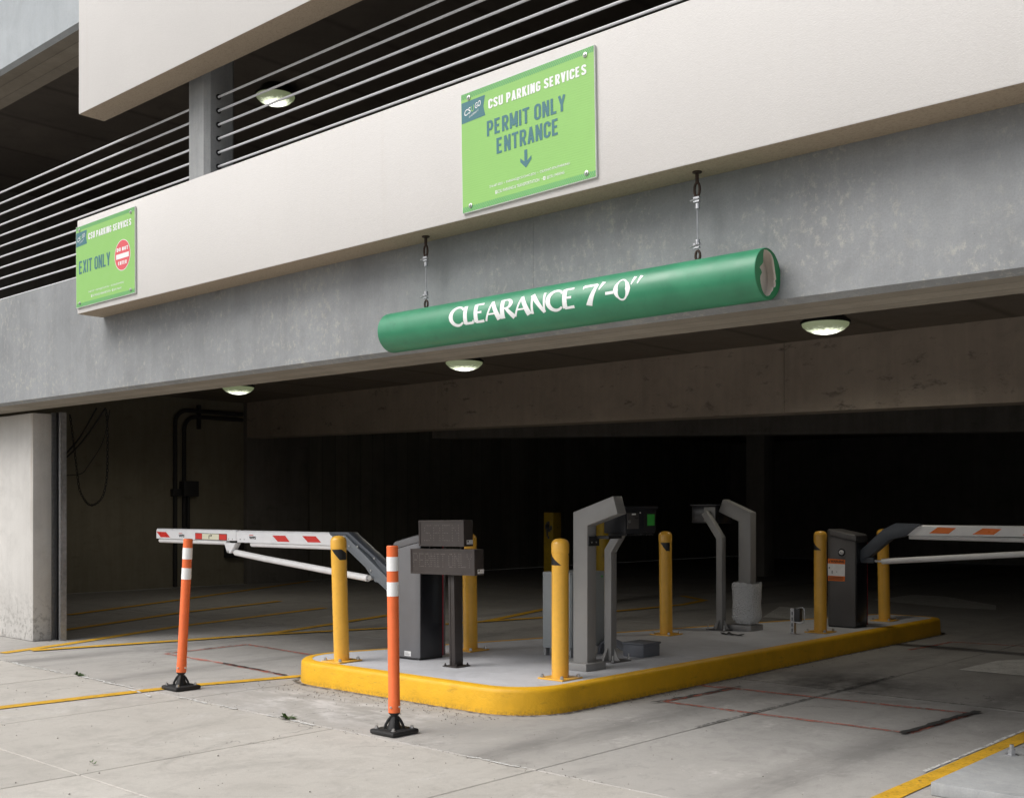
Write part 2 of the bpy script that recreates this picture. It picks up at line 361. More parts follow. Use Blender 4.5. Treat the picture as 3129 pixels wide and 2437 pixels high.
def parent_loc(p):
    v = Vector((0, 0, 0))
    while p: v += p.location; p = p.parent
    return v
def tag(o, label=None, cat=None, group=None, kind=None):
    for k, x in (('label', label), ('category', cat), ('group', group), ('kind', kind)):
        if x: o[k] = x
    return o
def thing(name, label, cat, loc=(0, 0, 0), group=None):
    o = bpy.data.objects.new(name, None); o.empty_display_size = .1; COL.objects.link(o); o.location = loc
    return tag(o, label, cat, group)
def copy_thing(o, loc, label, parent=None):
    c = o.copy(); COL.objects.link(c)
    if parent is None: c.location = loc; c['label'] = label
    else: c.parent = parent
    for ch in o.children: copy_thing(ch, None, None, c)
    return c

_fonts = {}
def text_geo(body, bold=0.0, shear=0.0):
    key = (body, bold, shear)
    if key in _fonts: return _fonts[key]
    cu = bpy.data.curves.new('text', 'FONT'); cu.body = body; cu.offset = bold; cu.shear = shear; cu.resolution_u = 3
    o = bpy.data.objects.new('text', cu); COL.objects.link(o)
    dg = bpy.context.evaluated_depsgraph_get(); me = bpy.data.meshes.new_from_object(o.evaluated_get(dg))
    vs = [tuple(v.co) for v in me.vertices]; fs = [tuple(p.vertices) for p in me.polygons]
    bpy.data.objects.remove(o); bpy.data.curves.remove(cu); bpy.data.meshes.remove(me)
    x0 = min(v[0] for v in vs); x1 = max(v[0] for v in vs); y0 = min(v[1] for v in vs); y1 = max(v[1] for v in vs)
    g = ([((v[0] - x0) / (x1 - x0), (v[1] - y0) / (y1 - y0)) for v in vs], fs); _fonts[key] = g; return g

def arc(cx, cy, rx, ry, a0, a1, n=14): return [(cx + rx * math.cos(R(a0 + (a1 - a0) * i / n)), cy + ry * math.sin(R(a0 + (a1 - a0) * i / n))) for i in range(n + 1)]
def condensed(text, s, w=.44):
    a, b, m, lo, hi = s, w - s, w / 2, s, 1 - s; r = (b - a) / 2
    top = lambda x0=180, x1=0: arc(m, hi - r, r, r, x0, x1, 8)
    bot = lambda x0=180, x1=360: arc(m, lo + r, r, r, x0, x1, 8)
    bowl = lambda y0, y1, q=.80: [(a, y1), (b - r * q, y1)] + arc(b - r * q, (y0 + y1) / 2, r * q, (y1 - y0) / 2, 90, -90, 10)[1:-1] + [(b - r * q, y0), (a, y0)]
    g = {'O': [bot(180, 360) + top(0, 180) + [(a, lo + r)]], 'C': [[(b, .66)] + [(b, hi - r)] + top(0, 180) + bot(180, 360) + [(b, .34)]],
         'S': [[(b, .72)] + top(0, 180) + [(a, .70), (a + .02, .62), (m, .5), (b - .02, .38), (b, .30)] + bot(360, 180) + [(a, .28)]],
         'U': [[(a, 1)] + bot(180, 360) + [(b, 1)]], 'P': [[(a, 0), (a, 1)], bowl(.42, hi)], 'R': [[(a, 0), (a, 1)], bowl(.46, hi), [(m * .95, .46), (b + .01, 0)]],
         'D': [[(a, 0), (a, 1)], bowl(lo, hi, .9)], 'A': [[(a * .9, 0), (m, 1)], [(m, 1), (w - a * .9, 0)], [(a + .05, .27), (b - .05, .27)]], 'K': [[(a, 0), (a, 1)], [(a, .38), (b, 1)], [(m * .9, .56), (b + .02, 0)]],
         'I': [[(a, 0), (a, 1)]], 'N': [[(a, 0), (a, 1)], [(a, 1), (b, 0)], [(b, 0), (b, 1)]], 'G': [[(b, .70)] + top(0, 180) + bot(180, 360) + [(b, .46), (m, .46)]],
         'E': [[(a, 0), (a, 1)], [(a, hi), (b, hi)], [(a, lo), (b, lo)], [(a, .52), (b - .04, .52)]], 'V': [[(a * .9, 1), (m, 0)], [(m, 0), (w - a * .9, 1)]], 'M': [[(a, 0), (a, 1)], [(a, 1), (m + .05, .15)], [(m + .05, .15), (b + .1, 1)], [(b + .1, 0), (b + .1, 1)]],
         'T': [[(m, 0), (m, 1)], [(0, hi), (w, hi)]], 'L': [[(a, 0), (a, 1)], [(a, lo), (b, lo)]], 'Y': [[(m, 0), (m, .45)], [(a * .8, 1), (m, .42)], [(w - a * .8, 1), (m, .42)]], 'X': [[(a, 0), (b, 1)], [(a, 1), (b, 0)]],
         'W': [[(a * .8, 1), (w * .33, 0)], [(w * .33, 0), (m + .06, .9)], [(m + .06, .9), (w * .85, 0)], [(w * .85, 0), (w + .1, 1)]], ' ': []}
    adv = {'I': 2 * s, 'M': w + .1, 'W': w + .12, ' ': .20, 'L': w - .04}
    vs, fs, x = [], [], 0
    for c in text:
        for pts in g[c]:
            m_ = len(pts) - 1; o = len(vs)
            for i, p in enumerate(pts):
                p0 = Vector(pts[max(i - 1, 0)]); p1 = Vector(pts[min(i + 1, m_)]); t = (p1 - p0).normalized(); n = Vector((-t.y, t.x))
                if 0 < i < m_:
                    tt = (Vector(p) - p0).normalized(); n = n / max(.5, abs(t.dot(tt)))
                vs += [(x + p[0] + n.x * s, p[1] + n.y * s), (x + p[0] - n.x * s, p[1] - n.y * s)]
            fs += [(o + 2 * i, o + 2 * i + 1, o + 2 * i + 3, o + 2 * i + 2) for i in range(m_)]
        x += adv.get(c, w) + (.085 if c != ' ' else .04)
    x0 = min(v[0] for v in vs); x1 = max(v[0] for v in vs); y0 = min(v[1] for v in vs); y1 = max(v[1] for v in vs)
    return [((u - x0) / (x1 - x0), (v - y0) / (y1 - y0)) for u, v in vs], fs

# ------------------------------------------------------------------ ground, pavement, markings
tag(MB().add([(-300, -300, -.03), (300, -300, -.03), (300, 300, -.03), (-300, 300, -.03)], [(0, 1, 2, 3)]).build('ground', 'dirt'), kind='structure')
drive = bpy.data.objects.new('driveway', None); COL.objects.link(drive); tag(drive, kind='structure')
_slab = {}
def slab(x0, x1, y0, y1, mat, dz=0.0):
    w, d = round(x1 - x0 - .007, 4), round(y1 - y0 - .007, 4); key = (w, d, mat)
    if key not in _slab:
        o = MB().box(-w / 2, w / 2, -d / 2, d / 2, -.03, 0).build('slab', mat, None, bevel=.004, seg=1); _slab[key] = o
    else:
        o = _slab[key].copy(); COL.objects.link(o)
    o.parent = drive; o.location = ((x0 + x1) / 2, (y0 + y1) / 2, dz)
XA = [-3.57 + 1.54 * k for k in range(-7, 6)]
for j, (y0, y1) in enumerate(((-.49, 1.04), (1.04, 2.57), (2.57, 4.10))):
    for a, b in zip(XA[:-1], XA[1:]): slab(a, b, y0, y1, 'tan', rnd.uniform(-.0015, 0))
XB = [-3.57 + 3.08 * k for k in range(-4, 4)]; XB[0] = -16.4
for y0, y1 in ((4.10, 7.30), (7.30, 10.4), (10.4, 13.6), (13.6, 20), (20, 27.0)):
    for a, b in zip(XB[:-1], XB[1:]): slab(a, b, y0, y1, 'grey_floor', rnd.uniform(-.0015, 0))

def strip(path, w, name, mat, z=.004, jitter=0.0, sub=1, width_jit=0.0):
    P = []
    for i in range(len(path) - 1):
        a, b = Vector((*path[i], 0)), Vector((*path[i + 1], 0))
        for k in range(sub): P.append(a.lerp(b, k / sub))
    P.append(Vector((*path[-1], 0))); vs = []
    for i, p in enumerate(P):
        t = (P[min(i + 1, len(P) - 1)] - P[max(i - 1, 0)]).normalized(); n = Vector((-t.y, t.x, 0))
        j = rnd.uniform(-jitter, jitter); ww = w * (1 + rnd.uniform(-width_jit, width_jit))
        vs += [p + n * (j - ww / 2), p + n * (j + ww / 2)]
    vs = [(v.x, v.y, z) for v in vs]
    o = MB().add(vs, [(2 * i, 2 * i + 2, 2 * i + 3, 2 * i + 1) for i in range(len(P) - 1)]).build(name, mat, drive, smooth=False)
    return o
# yellow lines: lane edge, and the hatched no-go area left of the entry lane
strip([(-7.30, .6), (-7.20, 3.28), (-7.12, 4.39), (-6.90, 5.25)], .108, 'yellow_line', 'line_yellow', .004, 0.003, 6)
strip([(-9.96, 4.3), (-10.18, 4.97), (-10.84, 6.55), (-11.53, 9.1)], .118, 'yellow_line', 'line_yellow', .004, .003, 6)
strip([(-9.93, 4.55), (-9.64, 5.83), (-9.48, 6.67), (-9.03, 7.96), (-8.55, 10.07), (-8.44, 11.2), (-8.37, 12.6), (-8.55, 13.4), (-9.26, 13.9)], .118, 'yellow_line', 'line_yellow', .008, .003, 4)
for pts in ([(-9.50, 6.75), (-9.78, 7.76), (-10.13, 8.92), (-10.45, 10.1)], [(-8.76, 9.2), (-9.05, 10.1), (-9.36, 11.04)], [(-11.3, 5.4), (-12.26, 7.44), (-12.83, 9.36)], [(-13.0, 6.4), (-13.95, 8.33), (-16.1, 12.4)]):
    strip(pts, .118, 'yellow_line', 'line_yellow', .0062, .003, 4)
strip([(-2.09, 3.2), (-2.09, 4.4), (-2.085, 5.4), (-2.085, 6.6), (-2.085, 9.5)], .10, 'yellow_line', 'line_yellow', .004, .002, 4)
strip([(-2.16, 5.3), (-2.15, 6.6), (-2.15, 9.5)], .022, 'white_line', 'line_white', .004, .003, 6, .3)
# white arrow on the floor of the exit lane, seen at the edge and far inside
def poly(pts, name, mat, z=.004): return MB().add([(x, y, z) for x, y in pts], [tuple(range(len(pts)))]).build(name, mat, drive, smooth=False)
poly([(-3.35, 8.9), (-3.31, 9.66), (-2.55, 10.9), (-2.1, 10.9), (-2.75, 8.9)], 'white_arrow', 'arrow_white')
poly([(-6.70, 11.75), (-7.28, 13.2), (-6.80, 13.3), (-6.2, 12.1), (-6.2, 11.75)], 'white_arrow', 'arrow_white')
poly([(-6.86, 15.06), (-6.85, 16.43), (-6.36, 16.4), (-5.26, 15.3), (-5.02, 14.6), (-5.65, 14.58)], 'white_arrow', 'arrow_white')
# red spray paint and tar along the induction-loop saw cuts
def loop(pts, close=True):
    P = pts + ([pts[0]] if close else [])
    for a, b in zip(P[:-1], P[1:]):
        strip([a, b], .042, 'red_loop_marking', 'line_red', .0045, .006, 24, .3)
        strip([a, b], .009, 'saw_cut', 'tar', .0080, .003, 20, .5)
loop([(-4.22, 6.12), (-2.60, 6.18), (-2.57, 7.03), (-4.17, 6.90)])
strip([(-4.50, 6.84), (-4.17, 6.90)], .06, 'red_loop_marking', 'line_red', .0045, .006, 6, .4)
strip([(-2.62, 6.12), (-2.59, 6.7), (-2.56, 7.12)], .040, 'tar_seam', 'tar_bold', .0100, .007, 9, .35)
strip([(-4.24, 6.02), (-4.20, 6.4), (-4.17, 7.0)], .016, 'tar_seam', 'tar_bold', .0100, .012, 8, .8)
loop([(-8.86, 5.24), (-8.90, 6.12), (-7.80, 6.05), (-6.98, 5.95)], False); strip([(-8.86, 5.24), (-7.9, 5.23), (-7.03, 5.17)], .05, 'red_loop_marking', 'line_red', .0045, .006, 14, .45)
strip([(-7.95, 5.23), (-7.4, 5.2), (-7.0, 5.16)], .020, 'tar_seam', 'tar_bold', .0085, .006, 14, .5)
strip([(-9.0, 5.22), (-8.88, 5.6), (-8.93, 6.0)], .020, 'tar_seam', 'tar', .0085, .01, 10, .8)
loop([(-4.15, 9.87), (-4.1, 10.74), (-2.6, 11.0)], False)
strip([(-3.57, 5.5), (-3.57, 6.2), (-3.56, 7.29), (-3.57, 8.2)], .026, 'tar_seam', 'tar', .0078, .003, 24, .3)
strip([(-4.4, 7.31), (-3.57, 7.30), (-2.3, 7.30)], .018, 'tar_seam', 'tar', .0078, .004, 24, .4)
# white runs of old joint paint along the threshold joint
for a, b in ((-9.3, -8.35), (-8.1, -7.30), (-6.72, -6.37), (-5.72, -5.25), (-4.05, -3.62), (-6.28, -6.05)):
    n = max(3, int((b - a) / .09)); strip([(a + (b - a) * i / n, 4.085 + rnd.uniform(-.012, .012)) for i in range(n + 1)], .022, 'white_joint_paint', 'line_white', .0042, .006, 3, .7)
strip([(-7.28, 4.03), (-7.05, 4.0), (-6.88, 3.97)], .02, 'white_joint_paint', 'line_white', .0042, .01, 4, .8)

# traffic island
isl = thing('traffic_island', 'long concrete traffic island with bright yellow painted kerb', 'traffic island', (-5.6, 8, 0))
def rounded(pts, rad, n=8):
    out = []
    for i, p in enumerate(pts):
        p = Vector((*p, 0)); a = Vector((*pts[i - 1], 0)); b = Vector((*pts[(i + 1) % len(pts)], 0)); r = rad[i]
        d0 = (a - p).normalized(); d1 = (b - p).normalized(); half = d0.angle(d1) / 2; t = r / math.tan(half)
        c = p + (d0 + d1).normalized() * (r / math.sin(half)); s = p + d0 * t - c; e = p + d1 * t - c
        for k in range(n + 1):
            q = Matrix.Rotation(math.atan2(s.x * e.y - s.y * e.x, s.dot(e)) * k / n, 3, 'Z') @ s
            out.append((c.x + q.x, c.y + q.y))
    return out
def inset(poly2, d):
    n = len(poly2); out = []
    for i in range(n):
        p = Vector((*poly2[i], 0)); t = (Vector((*poly2[(i + 1) % n], 0)) - Vector((*poly2[i - 1], 0))).normalized()
        out.append((p.x - t.y * d, p.y + t.x * d))
    return out
outer = rounded([(-7.04, 5.00), (-4.44, 5.03), (-4.44, 11.52), (-5.15, 11.52)], [.42, .42, .22, .25])
r0 = [(x, y, -.02) for x, y in outer]; r1 = [(x, y, .132) for x, y in inset(outer, .006)]; r1b = [(x, y, .150) for x, y in inset(outer, .010)]
r2 = [(x, y, .160) for x, y in inset(outer, .022)]; r3 = [(x, y, .162) for x, y in inset(outer, .085)]; r4 = [(x, y, .10) for x, y in inset(outer, .086)]
MB().loft([r0, r1, r1b, r2, r3, r4], caps=False).build('kerb', 'kerb', isl, angle=50)
top = inset(outer, .0855); MB().loft([[(x, y, .0) for x, y in top], [(x, y, .160) for x, y in top]]).build('island_slab', 'isl_top', isl)
# grime where kerb meets the road
gp = inset(outer, -.012); gm = inset(outer, -.05)
n = len(outer); vs_ = [(x, y, .0042) for x, y in gp] + [(x + rnd.uniform(-.012, .012), y + rnd.uniform(-.012, .012), .0042) for x, y in gm]
MB().add(vs_, [(i, (i + 1) % n, (i + 1) % n + n, i + n) for i in range(n)]).build('kerb_grime', worn_paint('kerb_grime', (.06, .05, .04), .42, .62, (.03, .03, .03)), drive, smooth=False)

# concrete footing with anchor bolt at the lower right
ft = thing('concrete_footing', 'grey concrete footing with an anchor bolt beside the yellow line', 'footing', (-1.75, 5.7, 0))
MB().box(-1.965, -1.2, 4.9, 5.90, 0, .06).build('footing_block', 'upcol', ft, bevel=.006)
MB().lathe([(.032, .060), (.032, .066), (.019, .066), (.019, .088), (.011, .088), (.011, .112), (0, .114)], (-1.885, 5.70, 0), 6).build('anchor_bolt', 'galv', ft)
MB().lathe([(.032, .060), (.032, .066), (.019, .066), (.019, .088), (.011, .088), (.011, .112), (0, .114)], (-1.35, 5.72, 0), 6).build('anchor_bolt', 'galv', ft)

# ------------------------------------------------------------------ the garage
G = thing('parking_garage', 'concrete parking garage with cream spandrel bands and a dark open entrance', 'building')
XR = 3.6
def zb(x): return 2.204 - .0064 * (x + 9.7)
def beam_seg(x0, x1, zfun, ztop, name='facade_beam', mat='beam'):
    def prof(x):
        z = zfun(x); return [(x, 4.46, ztop), (x, 4.46, z + .022), (x, 4.505, z), (x, 4.88, z), (x, 4.88, ztop)]
    o = MB().loft([prof(x0), prof(x1)]).build(name, mat, G, smooth=False)
    o.data.materials.append(M['soffit'])
    for p in o.data.polygons:
        if p.normal.z < -.95: p.material_index = 1
    return o
cuts = [-16.6, -13.1, -9.95, -7.02, -3.9, -.85, XR]
for a, b in zip(cuts[:-1], cuts[1:]): beam_seg(a + .0006, b - .0006, zb, 3.175)
for a, b in zip([-16.6, -9.95, -3.9], [-9.95, -3.9, XR]): beam_seg(a + .0006, b - .0006, lambda x: 5.25, 6.3, mat='upbeam')
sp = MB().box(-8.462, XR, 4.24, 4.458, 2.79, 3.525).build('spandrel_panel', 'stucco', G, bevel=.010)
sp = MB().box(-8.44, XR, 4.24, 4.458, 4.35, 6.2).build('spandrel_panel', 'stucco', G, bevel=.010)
MB().box(-7.31, -7.05, 4.50, 4.755, 3.176, 5.25).build('upper_column', 'upcol', G, bevel=.035, seg=1, angle=20)
MB().box(-.30, -.04, 4.50, 4.755, 3.176, 5.25).build('upper_column', 'upcol', G, bevel=.035, seg=1, angle=20)
cz = [3.235 + .1007 * k for k in range(11)]
for z in cz:
    MB().tube([(-16.5, 4.6, z), (-11.9, 4.6, z - .004), (-7.1, 4.6, z), (-3.6, 4.6, z - .006), (XR, 4.6, z)], .0080, 8).build('guard_cable', 'steel_cable', G)
    MB().cyl((-7.0515, 4.6, z), (-7.046, 4.6, z), .021, n=12).build('cable_hole', 'ink', G)
# ground-floor column at the left jamb, wall beyond it, roller-door tracks
MB().box(-12.6, -10.632, 4.885, 5.075, 0, 2.19).build('jamb_column', 'column', G, bevel=.012)
MB().box(-16.6, -12.602, 4.95, 5.15, 0, 2.19).build('front_wall', 'column', G)
MB().box(-10.665, -10.640, 5.078, 5.16, 0, 2.2).build('door_track', 'galv', G)
MB().box(-10.60, -10.585, 5.10, 5.16, 0, 2.2).build('door_track', 'black_steel', G)
MB().box(-10.545, -10.51, 5.10, 5.16, 0, 2.2).build('door_track', 'galv', G)
MB().box(-10.64, -10.545, 5.15, 5.17, 0, 2.2).build('door_track', 'black_steel', G)
# inside
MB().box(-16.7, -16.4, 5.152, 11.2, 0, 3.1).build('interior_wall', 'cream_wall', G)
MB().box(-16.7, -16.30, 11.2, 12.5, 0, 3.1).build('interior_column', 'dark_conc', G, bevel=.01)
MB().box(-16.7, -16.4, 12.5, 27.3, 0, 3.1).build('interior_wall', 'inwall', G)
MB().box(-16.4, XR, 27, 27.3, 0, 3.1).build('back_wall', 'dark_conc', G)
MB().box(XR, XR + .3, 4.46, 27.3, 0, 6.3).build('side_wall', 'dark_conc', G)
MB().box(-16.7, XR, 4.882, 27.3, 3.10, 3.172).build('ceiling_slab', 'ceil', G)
def ib(x): return 2.397 - .0167 * (x + 10.2)
for a, b in zip([-16.3, -11.6, -6.12, -3.42, .0], [-11.6, -6.12, -3.42, .0, XR]):
    pr = lambda x: [(x, 11.2, 3.10), (x, 11.2, ib(x)), (x, 11.55, ib(x)), (x, 11.55, 3.10)]
    MB().loft([pr(a + .003), pr(b - .003)]).build('interior_beam', 'inbeam', G, smooth=False)
MB().loft([[(-13.5, 12.9 , z) for z in (2.45, 3.1)] + [(-13.5, 13.3, z) for z in (3.1, 2.45)], [(XR, 21.0, z) for z in (2.3, 3.1)] + [(XR, 21.4, z) for z in (3.1, 2.3)]]).build('interior_beam', 'dark_conc', G, smooth=False)
MB().box(-11.2, -10.8, 19, 19.4, 0, 3.1).build('interior_column', 'dark_conc', G, bevel=.02)
# upper deck
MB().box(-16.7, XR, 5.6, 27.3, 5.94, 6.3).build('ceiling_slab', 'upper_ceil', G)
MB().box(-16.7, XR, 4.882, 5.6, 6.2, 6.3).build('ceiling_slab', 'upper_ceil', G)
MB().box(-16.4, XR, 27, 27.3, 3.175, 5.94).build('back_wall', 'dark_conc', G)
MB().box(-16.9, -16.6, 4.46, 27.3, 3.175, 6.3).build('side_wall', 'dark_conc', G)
for y in (9.5, 14.5, 19.5): MB().box(-16.5, XR, y, y + .4, 5.45, 5.94).build('interior_beam', 'dark_conc', G)

# conduits with boxes on the left interior wall
cd = thing('wall_conduit', 'pair of dark conduits with junction boxes on the left garage wall', 'conduit', (-16.3, 10.0, 0))
k = 16.36 / 17
def wy(y): return y * k
def wz(z): return 1.25 + (z - 1.25) * k
def bendpath(y, ztop, yend, r=.22):
    P = [(-16.36, y, .02), (-16.36, y, ztop - r)]
    for i in range(1, 7): a = math.pi / 2 * i / 6; P.append((-16.36, y + r * (1 - math.cos(a)), ztop - r + r * math.sin(a)))
    return P + [(-16.36, yend, ztop)]
MB().tube(bendpath(wy(10.25), wz(2.96), 11.15), .035, 10).build('conduit_pipe', 'conduit', cd)
MB().tube(bendpath(wy(10.42), wz(2.86), 11.15)[1:], .035, 10).build('conduit_pipe', 'conduit', cd)
MB().tube([(-16.36, wy(10.42), .75), (-16.36, wy(10.42), 2.6)], .035, 10).build('conduit_pipe', 'conduit', cd)
MB().tube([(-16.36, wy(10.50), .80), (-16.36, wy(10.50), 1.6)], .028, 10).build('conduit_pipe', 'conduit', cd)
MB().box(-16.398, -16.24, wy(10.345), wy(10.63), wz(1.495), wz(1.755)).build('junction_box', 'conduit', cd, bevel=.008)
MB().box(-16.398, -16.30, wy(10.178), wy(10.334), wz(1.495), wz(1.62)).build('junction_box', 'conduit', cd, bevel=.006)
MB().box(-16.398, -16.32, 10.28, 10.32, 2.60, 3.0).build('strap', 'conduit', cd)
MB().box(-16.398, -16.32, 9.85, 10.25, .78, .82).build('strap', 'conduit', cd)
ub = thing('utility_box', 'small dark utility box low on the left garage wall near the dark pier', 'box', (-16.39, 10.95, .6))
MB().box(-16.398, -16.27, 10.80, 11.12, .46, .78).build('box_body', 'conduit', ub, bevel=.008)
MB().box(-16.272, -16.264, 10.82, 11.10, .48, .76).build('box_lid', 'conduit', ub)

# hoist chain and hanging cables inside the left jamb
ch = thing('hoist_chain', 'loop of black door hoist chain hanging inside the left jamb', 'chain', (-11.3, 5.8, 2.2))
pts = [(-11.735, 2.289), (-11.642, 1.936), (-11.563, 1.618), (-11.511, 1.466), (-11.369, 1.34), (-11.242, 1.309), (-11.092, 1.351), (-10.993, 1.436), (-10.932, 1.605), (-10.92, 1.848), (-10.924, 2.091), (-10.95, 2.32)]
def resample(P, step):
    P = [Vector(p) for p in P]; out = [P[0]]; acc = 0
    for a, b in zip(P[:-1], P[1:]):
        L = (b - a).length; d = step - acc
        while d <= L: out.append(a.lerp(b, d / L)); d += step
        acc = (acc + L) % step if L else acc
    return out
def smoothpath(P, n=5):
    P = [Vector(p) for p in P]; out = []
    for i in range(len(P) - 1):
        a, b, c, d = P[max(i - 1, 0)], P[i], P[i + 1], P[min(i + 2, len(P) - 1)]
        for k in range(n):
            t = k / n; out.append(.5 * ((2 * b) + (c - a) * t + (2 * a - 5 * b + 4 * c - d) * t * t + (3 * b - a - 3 * c + d) * t ** 3))
    return out + [P[-1]]
cp = resample(smoothpath([(x, 5.8, z) for x, z in pts]), .036); b = MB()
for i in range(len(cp) - 1):
    a, c = cp[i], cp[i + 1]; t = (c - a).normalized(); s = Vector((0, 1, 0)) if i % 2 else t.cross(Vector((0, 1, 0)))
    m = (a + c) / 2; b.tube([m + (t * .024 * math.cos(q) + s * .011 * math.sin(q)) for q in [2 * math.pi * j / 8 for j in range(9)]], .0042, 5)
b.build('chain_links', 'black_steel', ch)
for lab, P in (('black cable sweeping from the beam down behind the left jamb', [(-11.229, 2.33), (-11.603, 2.035), (-11.924, 1.869)]), ('second black cable sweeping just below its twin behind the left jamb', [(-11.042, 2.32), (-11.344, 2.111), (-11.655, 1.936), (-11.924, 1.825)]), ('thin slack cord curving down behind the hoist chain', [(-10.944, 2.30), (-11.092, 1.976), (-11.395, 1.739), (-11.563, 1.65), (-11.924, 1.638)])):
    h = thing('hanging_cable', lab, 'cable', (P[0][0], 5.84, P[0][1]), 'cables hanging inside the left jamb')
    MB().tube(smoothpath([(x, 5.84, z) for x, z in P]), .010 if 'thin' not in lab else .005, 6).build('cable_run', 'rubber', h)

# ------------------------------------------------------------------ ceiling lamps
def ceiling_lamp(loc, label, zc):
    t = thing('ceiling_lamp', label, 'lamp', loc, 'round dome lamps under the garage ceilings')
    x, y, z = loc
    MB().lathe([(.09, zc - z), (.13, .16), (.17, .09), (.222, .052), (.226, .030), (.219, .028)], loc, 28).build('housing', 'black_steel', t)
    ld = bpy.data.lights.new('lamp_light', 'SPOT'); ld.energy = 24; ld.color = (1.0, .93, .80); ld.shadow_soft_size = .12; ld.spot_size = R(168); ld.spot_blend = .5
    lo = bpy.data.objects.new('lamp_light', ld); COL.objects.link(lo); lo.parent = t; lo.location = (0, 0, -.10)
    MB().lathe([(.214, .034), (.205, .006), (.17, -.026), (.11, -.052), (.05, -.064), (.0, -.066)], loc, 28).build('lens', 'lens', t)
    return t
L0 = ceiling_lamp((-4.78, 9.51, 2.925), 'lit dome lamp at the right under the ceiling beyond the tube sign', 3.10)
copy_thing(L0, (-9.05, 9.15, 2.915), 'lit dome lamp peeking below the beam under the middle of the tube sign')
copy_thing(L0, (-13.1, 8.86, 2.905), 'lit dome lamp half hidden by the beam near the left wall conduits')
copy_thing(L0, (-10.3, 7.45, 5.80), 'lit dome lamp behind the guard cables on the upper deck')

# ------------------------------------------------------------------ signs on the spandrel
def sign_board(name, label, x0, z0, tilt):
    t = thing(name, label, 'sign', (x0 + .4475, 4.232, z0 + .315))
    W, Hh = .895, .632
    MB().box(x0, x0 + W, 4.2255, 4.2375, z0, z0 + Hh).build('board', 'sign_edge', t)
    def fl(mat, nm, pts, y): return MB().add([(x0 + u, y, z0 + v) for u, v in pts], [tuple(range(len(pts)))]).build(nm, mat, t, smooth=False)
    fl('sign_green', 'green_field', [(0.003, .003), (W - .003, .003), (W - .003, Hh - .003), (.003, Hh - .003)], 4.2250)
    def txt(nm, mat, body, u0, u1, v0, v1, bold=.012, slope=0.0, y=4.2238, parent=t, stroke=0):
        vs_, fs_ = condensed(body, stroke) if stroke else text_geo(body, bold); b_ = MB(); fn = lambda a, c: (x0 + u0 + (u1 - u0) * a, y, z0 + v0 + (v1 - v0) * c + slope * a)
        if stroke:
            # overlapping strokes of one letter sit a hair apart so that no two lie in one plane
            k_ = {}; 
            for i_, f_ in enumerate(fs_):
                for q in f_: k_[q] = i_
            b_.add([(fn(*p)[0], y - .000006 * (k_.get(i_, 0) % 40), fn(*p)[2]) for i_, p in enumerate(vs_)], fs_); b_.build(nm, mat, parent, smooth=False); return
        MB().geo((vs_, fs_), lambda a, c: (x0 + u0 + (u1 - u0) * a, y, z0 + v0 + (v1 - v0) * c + slope * a)).build(nm, mat, parent, smooth=False)
    for v0 in (.003, Hh - .032):
        b = MB(); s = .0135; n = int(W / s) + 3
        for i in range(-3, n):
            q = [(i * s, v0), (i * s + .0075, v0), (i * s + .0075 + .022, v0 + .029), (i * s + .022, v0 + .029)]
            q = [(min(max(u, .003), W - .003), v) for u, v in q]
            if q[1][0] - q[0][0] > .001 or q[2][0] - q[3][0] > .001: b.add([(x0 + u, 4.2246, z0 + v) for u, v in q], [(0, 1, 2, 3)])
        b.build('stripe_band', 'sign_stripe', t, smooth=False)
    fl('sign_teal', 'logo_flag', [(.005, .474), (.177, .480), (.164, .530), (.177, .586), (.005, .584)], 4.2244)
    txt('logo_text', 'sign_white', 'CS', .026, .072, .508, .540, .01, .012); txt('logo_text', 'sign_green', 'U', .076, .096, .521, .553, .01, .004); txt('logo_text', 'sign_white', 'GO', .104, .146, .530, .560, .012, .010)
    txt('logo_text', 'sign_white', "it's all about U", .060, .128, .494, .506, .004, .022)
    txt('heading_text', 'sign_white', 'CSU PARKING SERVICES', .200, .846, .503, .556, stroke=.090)
    txt('contact_text', 'sign_white', '216.687.2023  \u2022  PARKING@CSUOHIO.EDU  \u2022  CSUOHIO.EDU/PARKING/', .200, .737, .093, .109, .004)
    txt('contact_text', 'sign_white', 'CSU PARKING & TRANSPORTATION   \u2022   ', .258, .56, .057, .073, .004)
    txt('contact_text', 'sign_white', '@CSU_PARKING', .588, .700, .055, .073, .004)
    for u, ch_ in ((.240, 'f'), (.565, 't')):
        fl('sign_white', 'contact_icon', [(u, .056), (u + .014, .056), (u + .014, .074), (u, .074)], 4.2242); txt('contact_icon', 'sign_green', ch_, u + .004, u + .011, .059, .072, .02, y=4.2236)
    for u, v in ((.059, .602), (W - .055, .598), (.062, .033), (W - .058, .031)):
        MB().lathe([(.0, .0), (.0125, 0), (.0125, .003), (.008, .004), (.006, .010), (0, .011)], (x0 + u, 4.2245, z0 + v), 14, (0, -1, 0)).build('bolt', 'steel_bolt', t)
    return t, fl, txt
ps, fl, txt = sign_board('permit_sign', 'green sign reading permit only entrance with a down arrow', -4.198, 2.825, 0)
txt('message_text', 'sign_teal', 'PERMIT ONLY', .187, .714, .363, .446, stroke=.076)
txt('message_text', 'sign_teal', 'ENTRANCE', .253, .662, .257, .342, stroke=.076)
fl('sign_teal', 'down_arrow', [(.4425, .235), (.4425, .178), (.415, .199), (.415, .180), (.452, .144), (.489, .180), (.489, .199), (.4615, .178), (.4615, .235)], 4.2240)
ps.rotation_euler = (0, R(-1.2), 0)
es, fl, txt = sign_board('exit_sign', 'green sign reading exit only at the left end of the spandrel', -8.448, 2.835, 0)
txt('message_text', 'sign_teal', 'EXIT ONLY', .050, .535, .257, .360, stroke=.068)
